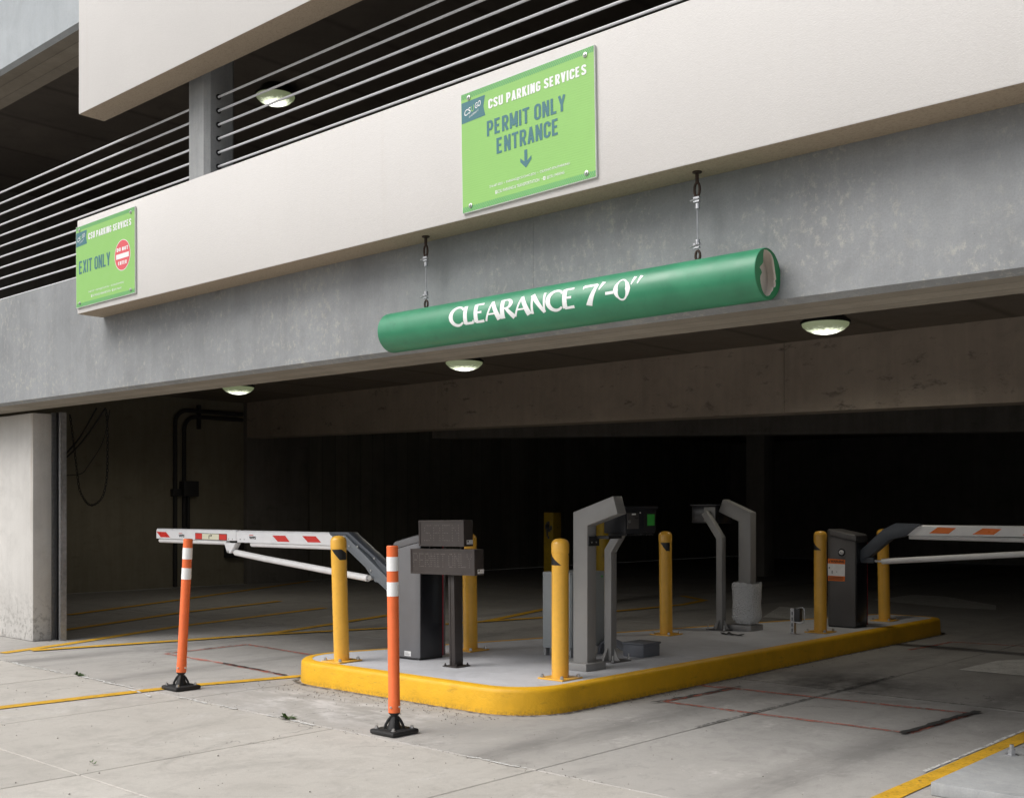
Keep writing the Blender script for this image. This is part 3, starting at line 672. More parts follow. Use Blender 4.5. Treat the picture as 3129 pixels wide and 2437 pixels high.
ring = lambda r, y: [(.716 + r * math.cos(2 * math.pi * i / 40), .305 + r * math.sin(2 * math.pi * i / 40)) for i in range(40)]
fl('sign_white', 'warning_disc', ring(.115, 0), 4.2246); fl('sign_red', 'warning_disc', ring(.1105, 0), 4.2243)
fl('sign_white', 'warning_bar', [(.624, .281), (.810, .281), (.810, .317), (.624, .317)], 4.2239)
txt('warning_text', 'sign_white', 'DO NOT', .634, .802, .336, .364, stroke=.09); txt('warning_text', 'sign_white', 'ENTER', .655, .780, .234, .262, stroke=.09)
es.rotation_euler = (0, R(-.4), 0)

# ------------------------------------------------------------------ clearance tube
TX0, TX1, TY, TZ, TR = -4.89, -2.455, 4.35, 2.275, .1125
ct = thing('clearance_tube', 'green hanging tube sign lettered clearance 7 feet with a torn right end', 'sign', (-3.67, TY, TZ))
def ring_x(x, r, n=56): return [(x, TY + r * math.cos(2 * math.pi * i / n), TZ + r * math.sin(2 * math.pi * i / n)) for i in range(n)]
MB().loft([ring_x(TX0 + .002, TR - .012), ring_x(TX0, TR - .004), ring_x(TX0 + .004, TR), ring_x(TX1 - .004, TR), ring_x(TX1, TR - .002)], caps=False).build('tube', 'tube_green', ct)
MB().add([*ring_x(TX0 + .003, TR - .011)], [tuple(range(56))]).build('end_cap', 'cap_green', ct)
MB().loft([ring_x(TX1 - .004, TR - .007), ring_x(TX1 - .35, TR - .007)], caps=False).build('lining_and_plug', 'tube_inside', ct)
MB().add([*ring_x(TX1 - .06, TR - .008)], [tuple(range(56))]).build('lining_and_plug', 'tube_inside', ct)  # pale plug added close behind the opening so the inside catches more light
hole = [(365, 230), (440, 215), (520, 250), (580, 310), (605, 370), (620, 420), (637, 510), (650, 600), (675, 740), (690, 860), (665, 890), (674, 925), (680, 960), (675, 1010), (665, 1050), (615, 1075), (607, 1110), (605, 1140), (560, 1200), (520, 1280), (475, 1310), (430, 1325), (390, 1308), (360, 1280), (325, 1220), (300, 1150), (278, 1060), (265, 970), (264, 930), (270, 890), (285, 845), (310, 800), (302, 770), (290, 740), (250, 690), (275, 645), (310, 600), (340, 550), (343, 480), (345, 400), (352, 315)]
hp = [((x - 450) / 345 * TR * .985, (790 - y) / 615 * TR * .985) for x, y in hole]
inn = [(TX1 - .003, TY + u, TZ + w) for u, w in hp]; inb = [(TX1 - .012, TY + u, TZ + w) for u, w in hp]
out = []
for u, w in hp:
    a = math.atan2(w, u); out.append((TX1 - .001, TY + (TR - .002) * math.cos(a), TZ + (TR - .002) * math.sin(a)))
N = len(hp); b = MB(); b.add(inn + out, [(i, (i + 1) % N, (i + 1) % N + N, i + N) for i in range(N)])
b.build('torn_cap', 'cap_green', ct, smooth=False)
MB().add(inn + inb, [(i, (i + 1) % N, (i + 1) % N + N, i + N) for i in range(N)]).build('torn_edge', 'tube_inside', ct, smooth=False)
# lettering: flared pen strokes laid round the tube
GL = {   # strokes: (points, half width at start, mid, end); glyph width
    'C': ([(arc(.46, .5, .40, .50, 48, 312, 20), .035, .085, .035), ([(.70, .97), (.74, .78)], .02, .03, .03)], .76),
    'L': ([([(.13, 1.0), (.12, 0.02)], .075, .06, .08), ([(.08, .035), (.55, .035)], .045, .035, .045), ([(.52, .02), (.56, .17)], .045, .03, .015)], .60),
    'E': ([([(.13, 1.0), (.12, 0.02)], .075, .06, .08), ([(.10, .03), (.56, .04)], .04, .03, .05), ([(.12, .965), (.56, .965)], .04, .03, .045), ([(.12, .52), (.46, .52)], .03, .026, .045)], .62),
    'A': ([([(.04, .0), (.42, 1.0)], .035, .035, .035), ([(.40, 1.0), (.78, .0)], .06, .075, .10), ([(.18, .33), (.62, .33)], .03, .028, .03)], .84),
    'R': ([([(.13, 1.0), (.12, 0.0)], .075, .06, .085), ([(.12, .965)] + arc(.36, .74, .22, .225, 90, -90, 12) + [(.14, .50)], .03, .075, .025), ([(.32, .51), (.74, -.02)], .05, .07, .09)], .74),
    'N': ([([(.12, 1.0), (.10, .0)], .035, .032, .045), ([(.10, 1.0), (.72, .0)], .08, .08, .06), ([(.74, 1.0), (.72, .0)], .045, .032, .03)], .86),
    '7': ([([(.06, .95), (.60, .95)], .055, .045, .05), ([(.60, .97), (.24, -.02)], .04, .055, .085), ([(.06, .98), (.05, .80)], .03, .02, .012)], .62),
    "'": ([([(.22, 1.06), (.06, .66)], .06, .045, .018)], .30),
    '-': ([([(.06, .42), (.40, .42)], .05, .045, .05)], .48),
    '0': ([(arc(.36, .5, .28, .49, 80, 440, 28), .03, .03, .03), (arc(.36, .5, .30, .46, 125, 235, 12), .03, .09, .03), (arc(.36, .5, .30, .46, -55, 55, 12), .03, .09, .03)], .76),
    '"': ([([(.22, 1.06), (.06, .66)], .06, .045, .018), ([(.52, 1.06), (.36, .66)], .06, .045, .018)], .6), ' ': ([], .36)}
def lettering(s, x0, x1, zlow, h):
    total = sum(GL[c][1] for c in s); k = (x1 - x0) / total; bm = bmesh.new(); cur = 0
    for c in s:
        for si, (pts, wa, wm, wb) in enumerate(GL[c][0]):
            m = len(pts) - 1; vs = []; wid = (wa * 1.4, wm * 1.4, wb * 1.4)
            for i, p in enumerate(pts):
                a = Vector(pts[max(i - 1, 0)]); q = Vector(pts[min(i + 1, m)]); t = (q - a).normalized(); nn = Vector((-t.y, t.x))
                f = i / m; wa, wm, wb = wid; w = wa + (wm - wa) * f * 2 if f < .5 else wm + (wb - wm) * (f - .5) * 2
                if m == 1: w = (wa, wb)[i]
                for sg in (-1, 1):
                    u = cur + p[0] + nn.x * w * sg; v = p[1] + nn.y * w * sg
                    vs.append(bm.verts.new((x0 + (u - .05 * (v - .5)) * k, v * h, si * .0001)))
            for i in range(m): bm.faces.new((vs[2 * i], vs[2 * i + 2], vs[2 * i + 3], vs[2 * i + 1]))
        cur += GL[c][1]
    for j in range(-2, 16):
        bmesh.ops.bisect_plane(bm, geom=bm.verts[:] + bm.edges[:] + bm.faces[:], plane_co=(0, h * j / 13, 0), plane_no=(0, 1, 0))
    bm.verts.index_update(); vs = []
    for v in bm.verts:
        ang = (zlow + v.co.y - TZ) / TR; r = TR + .0008 + v.co.z
        vs.append((v.co.x, TY - r * math.cos(ang), TZ + r * math.sin(ang)))
    fs = [tuple(v.index for v in f.verts) for f in bm.faces]; bm.free(); return vs, fs
for wd, xa, xb in (('CLEARANCE', -4.30, -3.44), ("7'", -3.395, -3.255), ('-', -3.262, -3.195), ('0"', -3.20, -3.04)):
    tot = sum(GL[c][1] for c in wd); xx = xa
    for c in wd:
        xe = xx + (xb - xa) * GL[c][1] / tot; MB().add(*lettering(c, xx, xe, TZ - .040, .100)).build('letter', 'sign_white', ct, smooth=False); xx = xe
# hangers
for hx in (-4.605, -2.815):
    hb = MB(); hb.cyl((hx, TY, 2.789), (hx, TY, 2.784), .022, n=12); hb.cyl((hx, TY, 2.785), (hx, TY, 2.735), .0085, n=8)
    hb.tube([(hx + .014 * math.cos(a), TY, 2.708 + .032 * math.sin(a)) for a in [2 * math.pi * i / 14 for i in range(15)]], .0062, 8)
    hb.build('eye_bolt', 'rust', ct)
    MB().tube([(hx, TY, 2.68), (hx + .004, TY, 2.42)], .0028, 6).build('hanger_wire', 'galv', ct)
    for zc in (2.655, 2.445):
        cb = MB()
        cb.cyl((hx + .003, TY, zc - .012 if zc > 2.5 else zc + .012), (hx + .003, TY, zc - .035 if zc > 2.5 else zc + .035), .0115, n=10)
        for d in (.0, .016): cb.box(hx - .016, hx + .014, TY - .008, TY + .008, zc + d - .004, zc + d + .004)
        cb.cyl((hx - .03, TY - .012, zc + .004), (hx + .018, TY - .004, zc + .012), .0035, n=6)
        cb.build('wire_clamp', 'galv', ct)
    MB().tube([(hx + .004 + .012 * math.cos(a), TY, 2.408 + .022 * math.sin(a)) for a in [2 * math.pi * i / 14 for i in range(15)]], .006, 8).build('eye_ring', 'rust', ct)

# ------------------------------------------------------------------ delineator posts
def delineator(loc, label, tilt):
    t = thing('delineator_post', label, 'traffic post', loc, 'orange delineator posts in front of the island')
    x, y, z = loc
    MB().box(x - .100, x + .100, y - .100, y + .100, .001, .030).build('base_plate', 'rubber', t, bevel=.012)
    MB().lathe([(.040, .030), (.036, .045), (.028, .072), (.020, .090), (.020, .100), (.033, .116), (.033, .123)], loc, 8).build('hinge', 'rubber', t, angle=60)
    rb = MB()
    for a in range(4):
        d = Vector((math.cos(a * math.pi / 2 + .78), math.sin(a * math.pi / 2 + .78), 0)); p = Vector(loc)
        rb.tube([p + d * .054 + Vector((0, 0, .03)), p + d * .047 + Vector((0, 0, .052)), p + d * .033 + Vector((0, 0, .078)), p + d * .018 + Vector((0, 0, .096))], .008, 6)
    rb.build('hinge_rib', 'rubber', t)
    for sx, sy in ((-1, -1), (1, -1), (-1, 1), (1, 1)):
        MB().lathe([(.014, .030), (.014, .034), (.009, .034), (.008, .046), (0, .047)], (x + sx * .07, y + sy * .07, 0), 6).build('bolt', 'steel_bolt', t)
    post = bpy.data.objects.new('post', None)
    zt, z0, r = 1.055, .120, .0325
    po = MB().lathe([(r + .0015, z0), (r + .0015, z0 + .07), (r, z0 + .074), (r, zt - .004), (r - .003, zt), (r - .006, zt), (r - .006, zt - .006), (0, zt - .006)], loc, 28).build('post', 'orange', t)
    H = zt - z0
    for a, b_ in ((.067, .152), (.218, .303)):
        MB().lathe([(r, zt - b_ * H), (r + .0012, zt - b_ * H), (r + .0012, zt - a * H), (r, zt - a * H)], loc, 28).build('reflective_band', 'white_refl', po)
    MB().lathe([(r - .007, zt - .005), (r - .0065, zt + .0015), (0, zt + .0015)], loc, 24).build('post_cap', 'rubber', po)
    for a in (-1.3, .3, 2.2): 
        d = Vector((math.cos(a), math.sin(a), 0)); p = Vector((x, y, z0 + .032)) + d * r
        MB().lathe([(.008, 0), (.007, .005), (0, .006)], p, 8, d).build('rivet', 'steel_bolt', po)
    for c in t.children:
        if c.name.startswith('post'):
            c.data.transform(Matrix.Translation((0, 0, .10)) @ Matrix.Rotation(tilt, 4, Vector((-math.sin(R(42.25)), math.cos(R(42.25)), 0))) @ Matrix.Translation((0, 0, -.10)))
            for g in c.children: g.data.transform(Matrix.Translation((0, 0, .10)) @ Matrix.Rotation(tilt, 4, Vector((-math.sin(R(42.25)), math.cos(R(42.25)), 0))) @ Matrix.Translation((0, 0, -.10)))
    return t
delineator((-7.03, 4.285, 0), 'orange delineator post leaning right on the yellow line', .052)
delineator((-4.74, 4.235, 0), 'orange delineator post standing nearly upright in front of the island kerb', -.012)

# ------------------------------------------------------------------ bollards
def bollard_proto(loc, label):
    t = thing('bollard', label, 'bollard', loc, 'yellow bollards on the traffic island'); x, y, z = loc
    r = .0562
    MB().lathe([(r, z + .008), (r, z + .814), (r + .0022, z + .816), (r + .0022, z + .875), (r - .002, z + .888), (r - .012, z + .901), (r - .03, z + .909), (0, z + .912)], (x, y, 0), 36).build('sleeve', 'yellow', t)
    MB().box(x - .105, x + .105, y - .105, y + .105, z, z + .010).build('base_plate', 'yellow', t, bevel=.003)
    for sx, sy in ((-1, -1), (1, -1), (-1, 1), (1, 1)):
        MB().lathe([(.016, .010), (.016, .013), (.0115, .013), (.0115, .024), (.009, .030), (.004, .033), (0, .033)], (x + sx * .083, y + sy * .083, z), 6).build('anchor_nut', 'steel_bolt', t)
    return t
def bollard_mark(t, a0, kind):       # black wrap-around chevron label; a0 = bearing of its left end
    x, y, z = t.location; r = .0588
    if kind == 'para': shp = lambda f: ((.70 if f < .0 else .705 + 0 * f), 0)
    b = MB(); n = 14; vs = []
    for i in range(n + 1):
        f = i / n; a = a0 + f * {'para': 2.2, 'tri': 1.55, 'cut': 1.6}[kind]
        if kind == 'para': top = .812 if f < .62 else .812 - (f - .62) / .38 * .030; bot = .812 - min(1, f / .50) * .076 - .0005
        elif kind == 'tri': top = .812 - f * .074; bot = .738
        else: top = .812; bot = .812 - min(1, f / .62) * .074
        rr = r - .0014
        vs += [(x + rr * math.cos(a), y + rr * math.sin(a), z + bot), (x + rr * math.cos(a), y + rr * math.sin(a), z + top)]
    b.add(vs, [(2 * i, 2 * i + 2, 2 * i + 3, 2 * i + 1) for i in range(n)]); b.build('warning_mark', 'blackmark', t)
B0 = bollard_proto((-6.40, 5.21, .16), 'yellow bollard at the left front corner of the island')
Bs = [B0]
for loc, lab in (((-6.16, 6.30, .16), 'yellow bollard partly hidden behind the message display'), ((-4.69, 5.63, .16), 'yellow bollard at the right front of the island beside the tall grey pylon'), ((-5.665, 8.26, .16), 'yellow bollard in the middle of the island just right of the lit card terminal'), ((-4.748, 9.35, .16), 'yellow bollard in front of the rear barrier cabinet with the warning label'), ((-4.775, 10.76, .16), 'rearmost island bollard behind the right barrier arm')):
    Bs.append(copy_thing(B0, loc, lab))
vd = lambda t: math.atan2(-t.location.y, -t.location.x)     # bearing towards the street corner the viewer stands on
bollard_mark(Bs[0], vd(Bs[0]) - 1.0, 'para'); bollard_mark(Bs[2], vd(Bs[2]) - 1.45, 'tri'); bollard_mark(Bs[2], vd(Bs[2]) + 1.15, 'cut'); bollard_mark(Bs[3], vd(Bs[3]) - .85, 'cut'); bollard_mark(Bs[4], vd(Bs[4]) - 1.45, 'tri')
ax = Vector((-math.sin(R(42.25)), math.cos(R(42.25)), 0))
def lean(o, a): o.rotation_mode = 'QUATERNION'; o.rotation_quaternion = Matrix.Rotation(a, 3, ax).to_quaternion()
lean(Bs[0], -.028); lean(Bs[1], -.012); lean(Bs[3], -.010); lean(Bs[5], -.02)
# two old steel posts deep inside
op = thing('steel_post', 'square yellow post with blue scrapes deep inside the garage', 'post', (-11.64, 13.78, 0))
MB().box(-11.74, -11.54, 13.68, 13.88, 0, 1.225).build('shaft', 'old_yellow', op, bevel=.006)
sm = MB()
for i in range(9):
    x = -11.72 + rnd.random() * .12; z = .75 + rnd.random() * .38; sm.box(x, x + .03 + rnd.random() * .03, 13.677, 13.681, z, z + .03 + rnd.random() * .08)
sm.build('scrape', 'slate', op)
op = thing('steel_post', 'round yellow post with flaking paint behind the tall grey pylon', 'post', (-9.40, 12.2, 0))
MB().lathe([(.10, 0), (.10, 1.14), (.09, 1.16), (0, 1.165)], (-9.40, 12.2, 0), 24).build('shaft', 'old_yellow', op)

# ------------------------------------------------------------------ barrier gates
def barrier_cabinet(t, x0, x1, y0, y1, left_arm, body, cham):
    z0, zl, zh = .175, (.975, 1.022), 1.0
    lo, hi = (x0, x1)
    pl = [(x0, y0 + cham), (x0 + cham * 1.6, y0), (x1 - cham * 2.6, y0), (x1, y0 + cham), (x1, y1 - cham), (x1 - cham, y1), (x0 + cham, y1), (x0, y1 - cham)]
    zt = lambda x: (1.020 if left_arm else .968) + ((x - x1) * .22 if left_arm else (x1 - x) * .20)
    MB().loft([[(x, y, z0) for x, y in pl], [(x, y, zt(x)) for x, y in pl]]).build('body', body, t, bevel=.004)
    MB().loft([[(x, y, .161) for x, y in inset(pl, .006)], [(x, y, .1745) for x, y in inset(pl, .006)]]).build('plinth', 'black_steel', t)
    g = inset(pl, -.004)
    MB().loft([[(x, y, zt(x) + .003) for x, y in g], [(x, y, zt(x) + .012) for x, y in inset(pl, -.006)], [(x, y, zt(x) + .050) for x, y in inset(pl, -.002)], [(x, y, zt(x) + .060) for x, y in inset(pl, .016)]]).build('lid', body, t, angle=25)
    return zt
# front barrier, arm to the left
bg1 = thing('barrier_gate', 'front barrier gate with white arm over the left lane', 'barrier', (-6.13, 5.74, .16), 'barrier gates on the traffic island')
barrier_cabinet(bg1, -6.30, -6.012, 5.60, 5.875, True, 'cab_grey', .022)
MB().box(-6.0115, -6.004, 5.622, 5.842, .178, 1.012).build('door', 'gloss_black', bg1, bevel=.002)
MB().box(-6.0115, -6.003, 5.843, 5.850, .178, 1.012).build('red_trim', 'red_trim', bg1)
MB().box(-6.0115, -6.005, 5.851, 5.872, .178, 1.012).build('door_edge', 'cab_dark', bg1)
MB().box(-6.155, -6.085, 5.5975, 5.5995, .186, .222).build('nameplate', 'sticker_white', bg1)
for zz in (.193, .200, .208): MB().box(-6.148, -6.10 + rnd.uniform(-.01, .012), 5.5968, 5.5973, zz, zz + .003).build('nameplate_print', 'grey_ink', bg1)
Y1 = 5.75
MB().prism([(-7.177, 1.080), (-6.93, 1.082), (-6.33, .735), (-6.33, .64), (-6.66, .90), (-6.959, 1.055), (-7.15, 1.052)], 'y', Y1 - .045, Y1 + .045).build('arm_bracket', 'slate', bg1, bevel=.004)
MB().prism([(-7.12, 1.054), (-6.955, 1.058), (-6.33, .66), (-6.33, .565), (-6.56, .700), (-6.599, .706), (-6.712, .813), (-6.944, .953), (-7.10, .955)], 'y', Y1 - .056, Y1 + .056).build('bracket_plate', 'slate_light', bg1, bevel=.003)
for bx, bz in ((-6.90, .973), (-6.80, .973), (-6.64, .79), (-6.60, .885)): MB().lathe([(.008, 0), (.007, .006), (0, .007)], (bx, Y1 - .056, bz), 10, (0, -1, 0)).build('bolt', 'steel_bolt', bg1)
MB().cyl((-6.40, Y1 - .02, .66), (-6.29, Y1 - .02, .66), .06, n=20).build('drive_shaft', 'slate', bg1)
def arm(t, x0, x1, zt, zm, tip_left, cut0=0, cut1=0, mat='white_alu', y=Y1):
    a = MB(); d = .033
    sec = lambda x, dx: [(x + dx * .7, y - d, zm), (x, y - d, zt - .016), (x - dx * .3, y - d + .012, zt), (x - dx * .3, y + d - .012, zt), (x, y + d, zt - .016), (x + dx * .7, y + d, zm)]
    return a.loft([sec(x0, cut0), sec(x1, cut1)]).build('arm_beam', mat, t, bevel=.002, seg=1)
a1 = arm(bg1, -9.82, -8.49, 1.0810, .985, True); a2 = arm(bg1, -8.47, -7.10, 1.078, .972, False)
MB().box(-8.492, -8.468, Y1 - .028, Y1 + .028, .99, 1.066).build('arm_joint', 'white_plastic', bg1)
MB().lathe([(.021, 0), (.021, 1.14)], (-9.80, Y1, .966), 14, (1, 0, 0)).build('edge_strip', 'white_plastic', bg1)
MB().lathe([(.021, 0), (.021, 1.28)], (-8.29, Y1, .957), 14, (1, 0, 0)).build('edge_strip', 'white_plastic', bg1)
def decal(t, nm, mat, pts, y): return MB().add([(x, y, z) for x, z in pts], [tuple(range(len(pts)))]).build(nm, mat, t, smooth=False)
yf = Y1 - .0345
for q in ([(-9.815, 1.051), (-9.645, 1.049), (-9.57, .999), (-9.735, .998)], [(-7.948, 1.041), (-7.767, 1.042), (-7.705, .991), (-7.871, .990)], [(-7.533, 1.043), (-7.355, 1.043), (-7.285, .994), (-7.458, .992)]): decal(bg1, 'red_reflector', 'red_refl', q, yf)
decal(bg1, 'lane_sticker', 'ink', [(-9.140, .988), (-8.625, .986), (-8.625, 1.044), (-9.140, 1.048)], yf + .0003)
decal(bg1, 'lane_sticker', 'red_refl', [(-9.135, .992), (-9.028, .992), (-9.028, 1.044), (-9.135, 1.044)], yf - .0004)
decal(bg1, 'lane_sticker', 'red_refl', [(-8.745, .990), (-8.630, .990), (-8.630, 1.040), (-8.745, 1.041)], yf - .0004)
decal(bg1, 'lane_sticker', 'cream_sticker', [(-9.024, .992), (-8.750, .990), (-8.750, 1.041), (-9.024, 1.043)], yf - .0004)
decal(bg1, 'lane_arrow', 'ink', [(-8.915, .998), (-8.905, .998), (-8.905, 1.022), (-8.875, 1.022), (-8.885, 1.008), (-8.86, 1.028), (-8.885, 1.040), (-8.878, 1.029), (-8.915, 1.029)], yf - .0010)
for x0_, x1_ in ((-9.418, -9.322), (-8.285, -8.185)):
    MB().geo(text_geo('WPS', .03), lambda a, c: (x0_ + (x1_ - x0_) * a, yf - .0005, 1.004 + .026 * c)).build('logo_text', 'ink', bg1, smooth=False)
    decal(bg1, 'logo_bar', 'red_refl', [(x0_, 1.036), (x0_ + .06, 1.036), (x0_ + .06, 1.041), (x0_, 1.041)], yf - .0005)
for x in (-8.60, -8.54, -8.42, -8.36): MB().lathe([(.006, 0), (.005, .004), (0, .005)], (x, Y1 - .033, 1.0), 8, (0, -1, 0)).build('bolt', 'steel_bolt', bg1)
MB().prism([(-8.68, .965), (-8.50, .965), (-8.585, .872), (-8.632, .880)], 'y', Y1 - .03, Y1 + .03).build('strut_hinge', 'white_alu', bg1, bevel=.003)
MB().cyl((-8.61, Y1 - .036, .888), (-8.61, Y1 + .036, .888), .012, n=12).build('hinge_pin', 'steel_bolt', bg1)
MB().tube([(-8.60, Y1, .886), (-8.52, Y1, .879)], .010, 10).build('strut_end', 'white_alu', bg1)
st = MB().tube([(-8.535, Y1, .880), (-8.10, Y1, .838), (-6.74, Y1, .724)], .027, 14).build('strut', 'white_plastic', bg1)
MB().tube([(-6.745, Y1, .724), (-6.66, Y1, .732)], .010, 10).build('strut_end', 'white_alu', bg1)
MB().lathe([(.02, 0), (.02, .02), (.012, .02), (.012, .03)], (-6.635, Y1 - .075, .735), 14, (0, 1, 0)).build('strut_pivot', 'steel_bolt', bg1)
# rear barrier, arm to the right
bg2 = thing('barrier_gate', 'rear barrier gate with orange warning label and arm over the right lane', 'barrier', (-4.79, 9.99, .16), 'barrier gates on the traffic island')
barrier_cabinet(bg2, -4.935, -4.660, 9.850, 10.135, False, 'cab_dark', .020)
MB().box(-4.6595, -4.653, 9.882, 10.105, .178, .955).build('door', 'gloss_black', bg2, bevel=.002)
MB().box(-4.6595, -4.652, 10.108, 10.114, .178, .955).build('red_trim', 'red_trim', bg2)
yw = 9.8485
decal(bg2, 'warning_label', 'orange_refl', [(-4.925, .594), (-4.755, .594), (-4.752, .796), (-4.925, .802)], yw)
decal(bg2, 'warning_label', 'white_refl', [(-4.925, .642), (-4.7545, .640), (-4.753, .752), (-4.925, .756)], yw - .0006)
MB().geo(text_geo('WARNING', .03), lambda a, c: (-4.898 + .138 * a, yw - .0008, .765 + .024 * c)).build('warning_text', 'ink', bg2, smooth=False)
decal(bg2, 'warning_text', 'ink', [(-4.918, .768), (-4.903, .768), (-4.9105, .788)], yw - .0008)
for i in range(3): decal(bg2, 'warning_text', 'ink', [(-4.92, .604 + i * .012), (-4.77 + rnd.uniform(-.02, .01), .604 + i * .012), (-4.77, .609 + i * .012), (-4.92, .609 + i * .012)], yw - .0008)
decal(bg2, 'warning_text', 'ink', [(-4.885, .662), (-4.878, .662), (-4.878, .692), (-4.885, .692)], yw - .0012); decal(bg2, 'warning_text', 'ink', [(-4.915, .706), (-4.90, .716), (-4.915, .726)], yw - .0012)
decal(bg2, 'warning_text', 'ink', [(-4.842, .672), (-4.834, .680), (-4.826, .672), (-4.834, .686)], yw - .0012)
MB().lathe([(.036, 0), (.036, .006), (.028, .009), (0, .009)], (-4.785, 9.850, .863), 20, (0, -1, 0)).build('lock', 'gloss_black', bg2)
MB().lathe([(.023, .0092), (.023, .012), (0, .012)], (-4.785, 9.850, .863), 18, (0, -1, 0)).build('lock_face', 'sticker_white', bg2)
MB().tube([(-4.798, 9.836, .866), (-4.785, 9.835, .861), (-4.773, 9.836, .858)], .003, 6).build('lock_mark', 'ink', bg2)
Y2 = 10.0
MB().prism([(-4.085, 1.132), (-4.318, 1.137), (-4.44, 1.075), (-4.655, .88), (-4.655, .78), (-4.56, .83), (-4.364, .990), (-4.22, 1.022)], 'y', Y2 - .045, Y2 + .045).build('arm_bracket', 'slate', bg2, bevel=.004)
MB().box(-4.655, -4.53, Y2 - .03, Y2 + .03, .765, .82).build('bracket_plate', 'slate', bg2, bevel=.004)
arm(bg2, -4.16, -2.85, 1.122, 1.028, False, -.12, 0, y=Y2); arm(bg2, -2.83, -1.5, 1.115, 1.022, False, y=Y2)
MB().box(-2.852, -2.828, Y2 - .028, Y2 + .028, 1.035, 1.105).build('arm_joint', 'white_plastic', bg2)
MB().lathe([(.020, 0), (.020, 1.3)], (-4.20, Y2, 1.012), 14, (1, 0, -.011)).build('edge_strip', 'white_plastic', bg2)
for q in ([(-3.931, 1.104), (-3.768, 1.099), (-3.834, 1.048), (-4.007, 1.050)], [(-3.538, 1.099), (-3.38, 1.094), (-3.446, 1.044), (-3.627, 1.045)], [(-3.13, 1.096), (-2.97, 1.092), (-3.04, 1.042), (-3.21, 1.044)]): decal(bg2, 'orange_reflector', 'orange_refl', q, Y2 - .0345)
MB().tube([(-4.46, Y2, .783), (-3.43, Y2, .866), (-2.85, Y2, .912)], .026, 14).build('strut', 'white_plastic', bg2)
MB().tube([(-4.55, Y2, .785), (-4.45, Y2, .784)], .010, 8).build('strut_end', 'white_alu', bg2)
MB().prism([(-2.92, 1.02), (-2.76, 1.02), (-2.80, .90), (-2.86, .89)], 'y', Y2 - .03, Y2 + .03).build('strut_hinge', 'white_alu', bg2, bevel=.003)

# ------------------------------------------------------------------ message display on its post
ds = thing('message_display', 'two stacked unlit brown message displays on a dark post', 'display sign', (-5.59, 5.58, .16))
MB().box(-5.624, -5.607, 5.540, 5.618, .165, .80).build('post', 'bronze', ds, bevel=.002)
MB().box(-5.607, -5.603, 5.548, 5.618, .165, .80).build('post', 'black_steel', ds)
MB().box(-5.603, -5.566, 5.540, 5.618, .165, .80).build('post', 'bronze', ds, bevel=.002)
MB().box(-5.665, -5.525, 5.510, 5.650, .161, .168).build('base_plate', 'bronze', ds, bevel=.002)
for sx in (-.055, .055):
    for sy in (-.055, .055): MB().lathe([(.008, 0), (.008, .010), (.004, .010), (.004, .018), (0, .018)], (-5.595 + sx, 5.58 + sy, .168), 6).build('bolt', 'bronze', ds)
def display(x0, x1, z0, z1, y0, y1):
    MB().box(x0, x1, y0, y1, z0, z1).build('housing', 'bronze', ds, bevel=.003)
    f = MB(); w = .012; f.box(x0, x1, y0 - .008, y0 - .0005, z0, z0 + w); f.box(x0, x1, y0 - .008, y0 - .0005, z1 - w, z1); f.box(x0, x0 + w, y0 - .008, y0 - .0005, z0 + w, z1 - w); f.box(x1 - w, x1, y0 - .008, y0 - .0005, z0 + w, z1 - w)
    f.build('frame', 'bronze_face', ds)
    MB().box(x0 + w, x1 - w, y0 - .004, y0 - .0005, z0 + w, z1 - w).build('screen', 'bronze_face', ds)
display(-5.957, -5.318, .807, .985, 5.500, 5.585); display(-5.868, -5.418, 1.004, 1.186, 5.502, 5.587)
MB().box(-5.80, -5.79, 5.53, 5.56, .985, 1.004).build('display_foot', 'bronze', ds); MB().box(-5.49, -5.48, 5.53, 5.56, .985, 1.004).build('display_foot', 'bronze', ds)
F57 = {'P': '11110 10001 10001 11110 10000 10000 10000', 'E': '11111 10000 10000 11110 10000 10000 11111', 'R': '11110 10001 10001 11110 10100 10010 10001', 'M': '10001 11011 10101 10101 10001 10001 10001', 'I': '111 010 010 010 010 010 111', 'T': '11111 00100 00100 00100 00100 00100 00100', 'O': '01110 10001 10001 10001 10001 10001 01110', 'N': '10001 11001 10101 10011 10001 10001 10001', 'L': '10000 10000 10000 10000 10000 10000 11111', 'Y': '10001 10001 01010 00100 00100 00100 00100', ' ': '0 0 0 0 0 0 0', 'S': '01111 10000 10000 01110 00001 00001 11110', 'A': '01110 10001 10001 11111 10001 10001 10001'}
def dots(s, x0, x1, z0, z1, y, r):
    cols = sum(len(F57[c].split()[0]) + 1 for c in s) - 1; b = MB(); cx = 0
    for c in s:
        rows = F57[c].split()
        for j, row in enumerate(rows):
            for i, q in enumerate(row):
                if q == '1':
                    x = x0 + (x1 - x0) * (cx + i) / (cols - 1); z = z1 - (z1 - z0) * j / 6
                    b.add([(x + r * math.cos(a), y, z + r * math.sin(a)) for a in [math.pi * t / 3 for t in range(6)]] + [(x, y - r * .6, z)], [(t, (t + 1) % 6, 6) for t in range(6)])
        cx += len(rows[0]) + 1
    tag(b.build('led_dots', 'led', ds, smooth=False), kind='stuff')
dots('PERMIT ONLY', -5.925, -5.350, .862, .950, 5.4955, .0026); dots('SAEN', -5.81, -5.47, 1.045, 1.15, 5.4975, .0026)
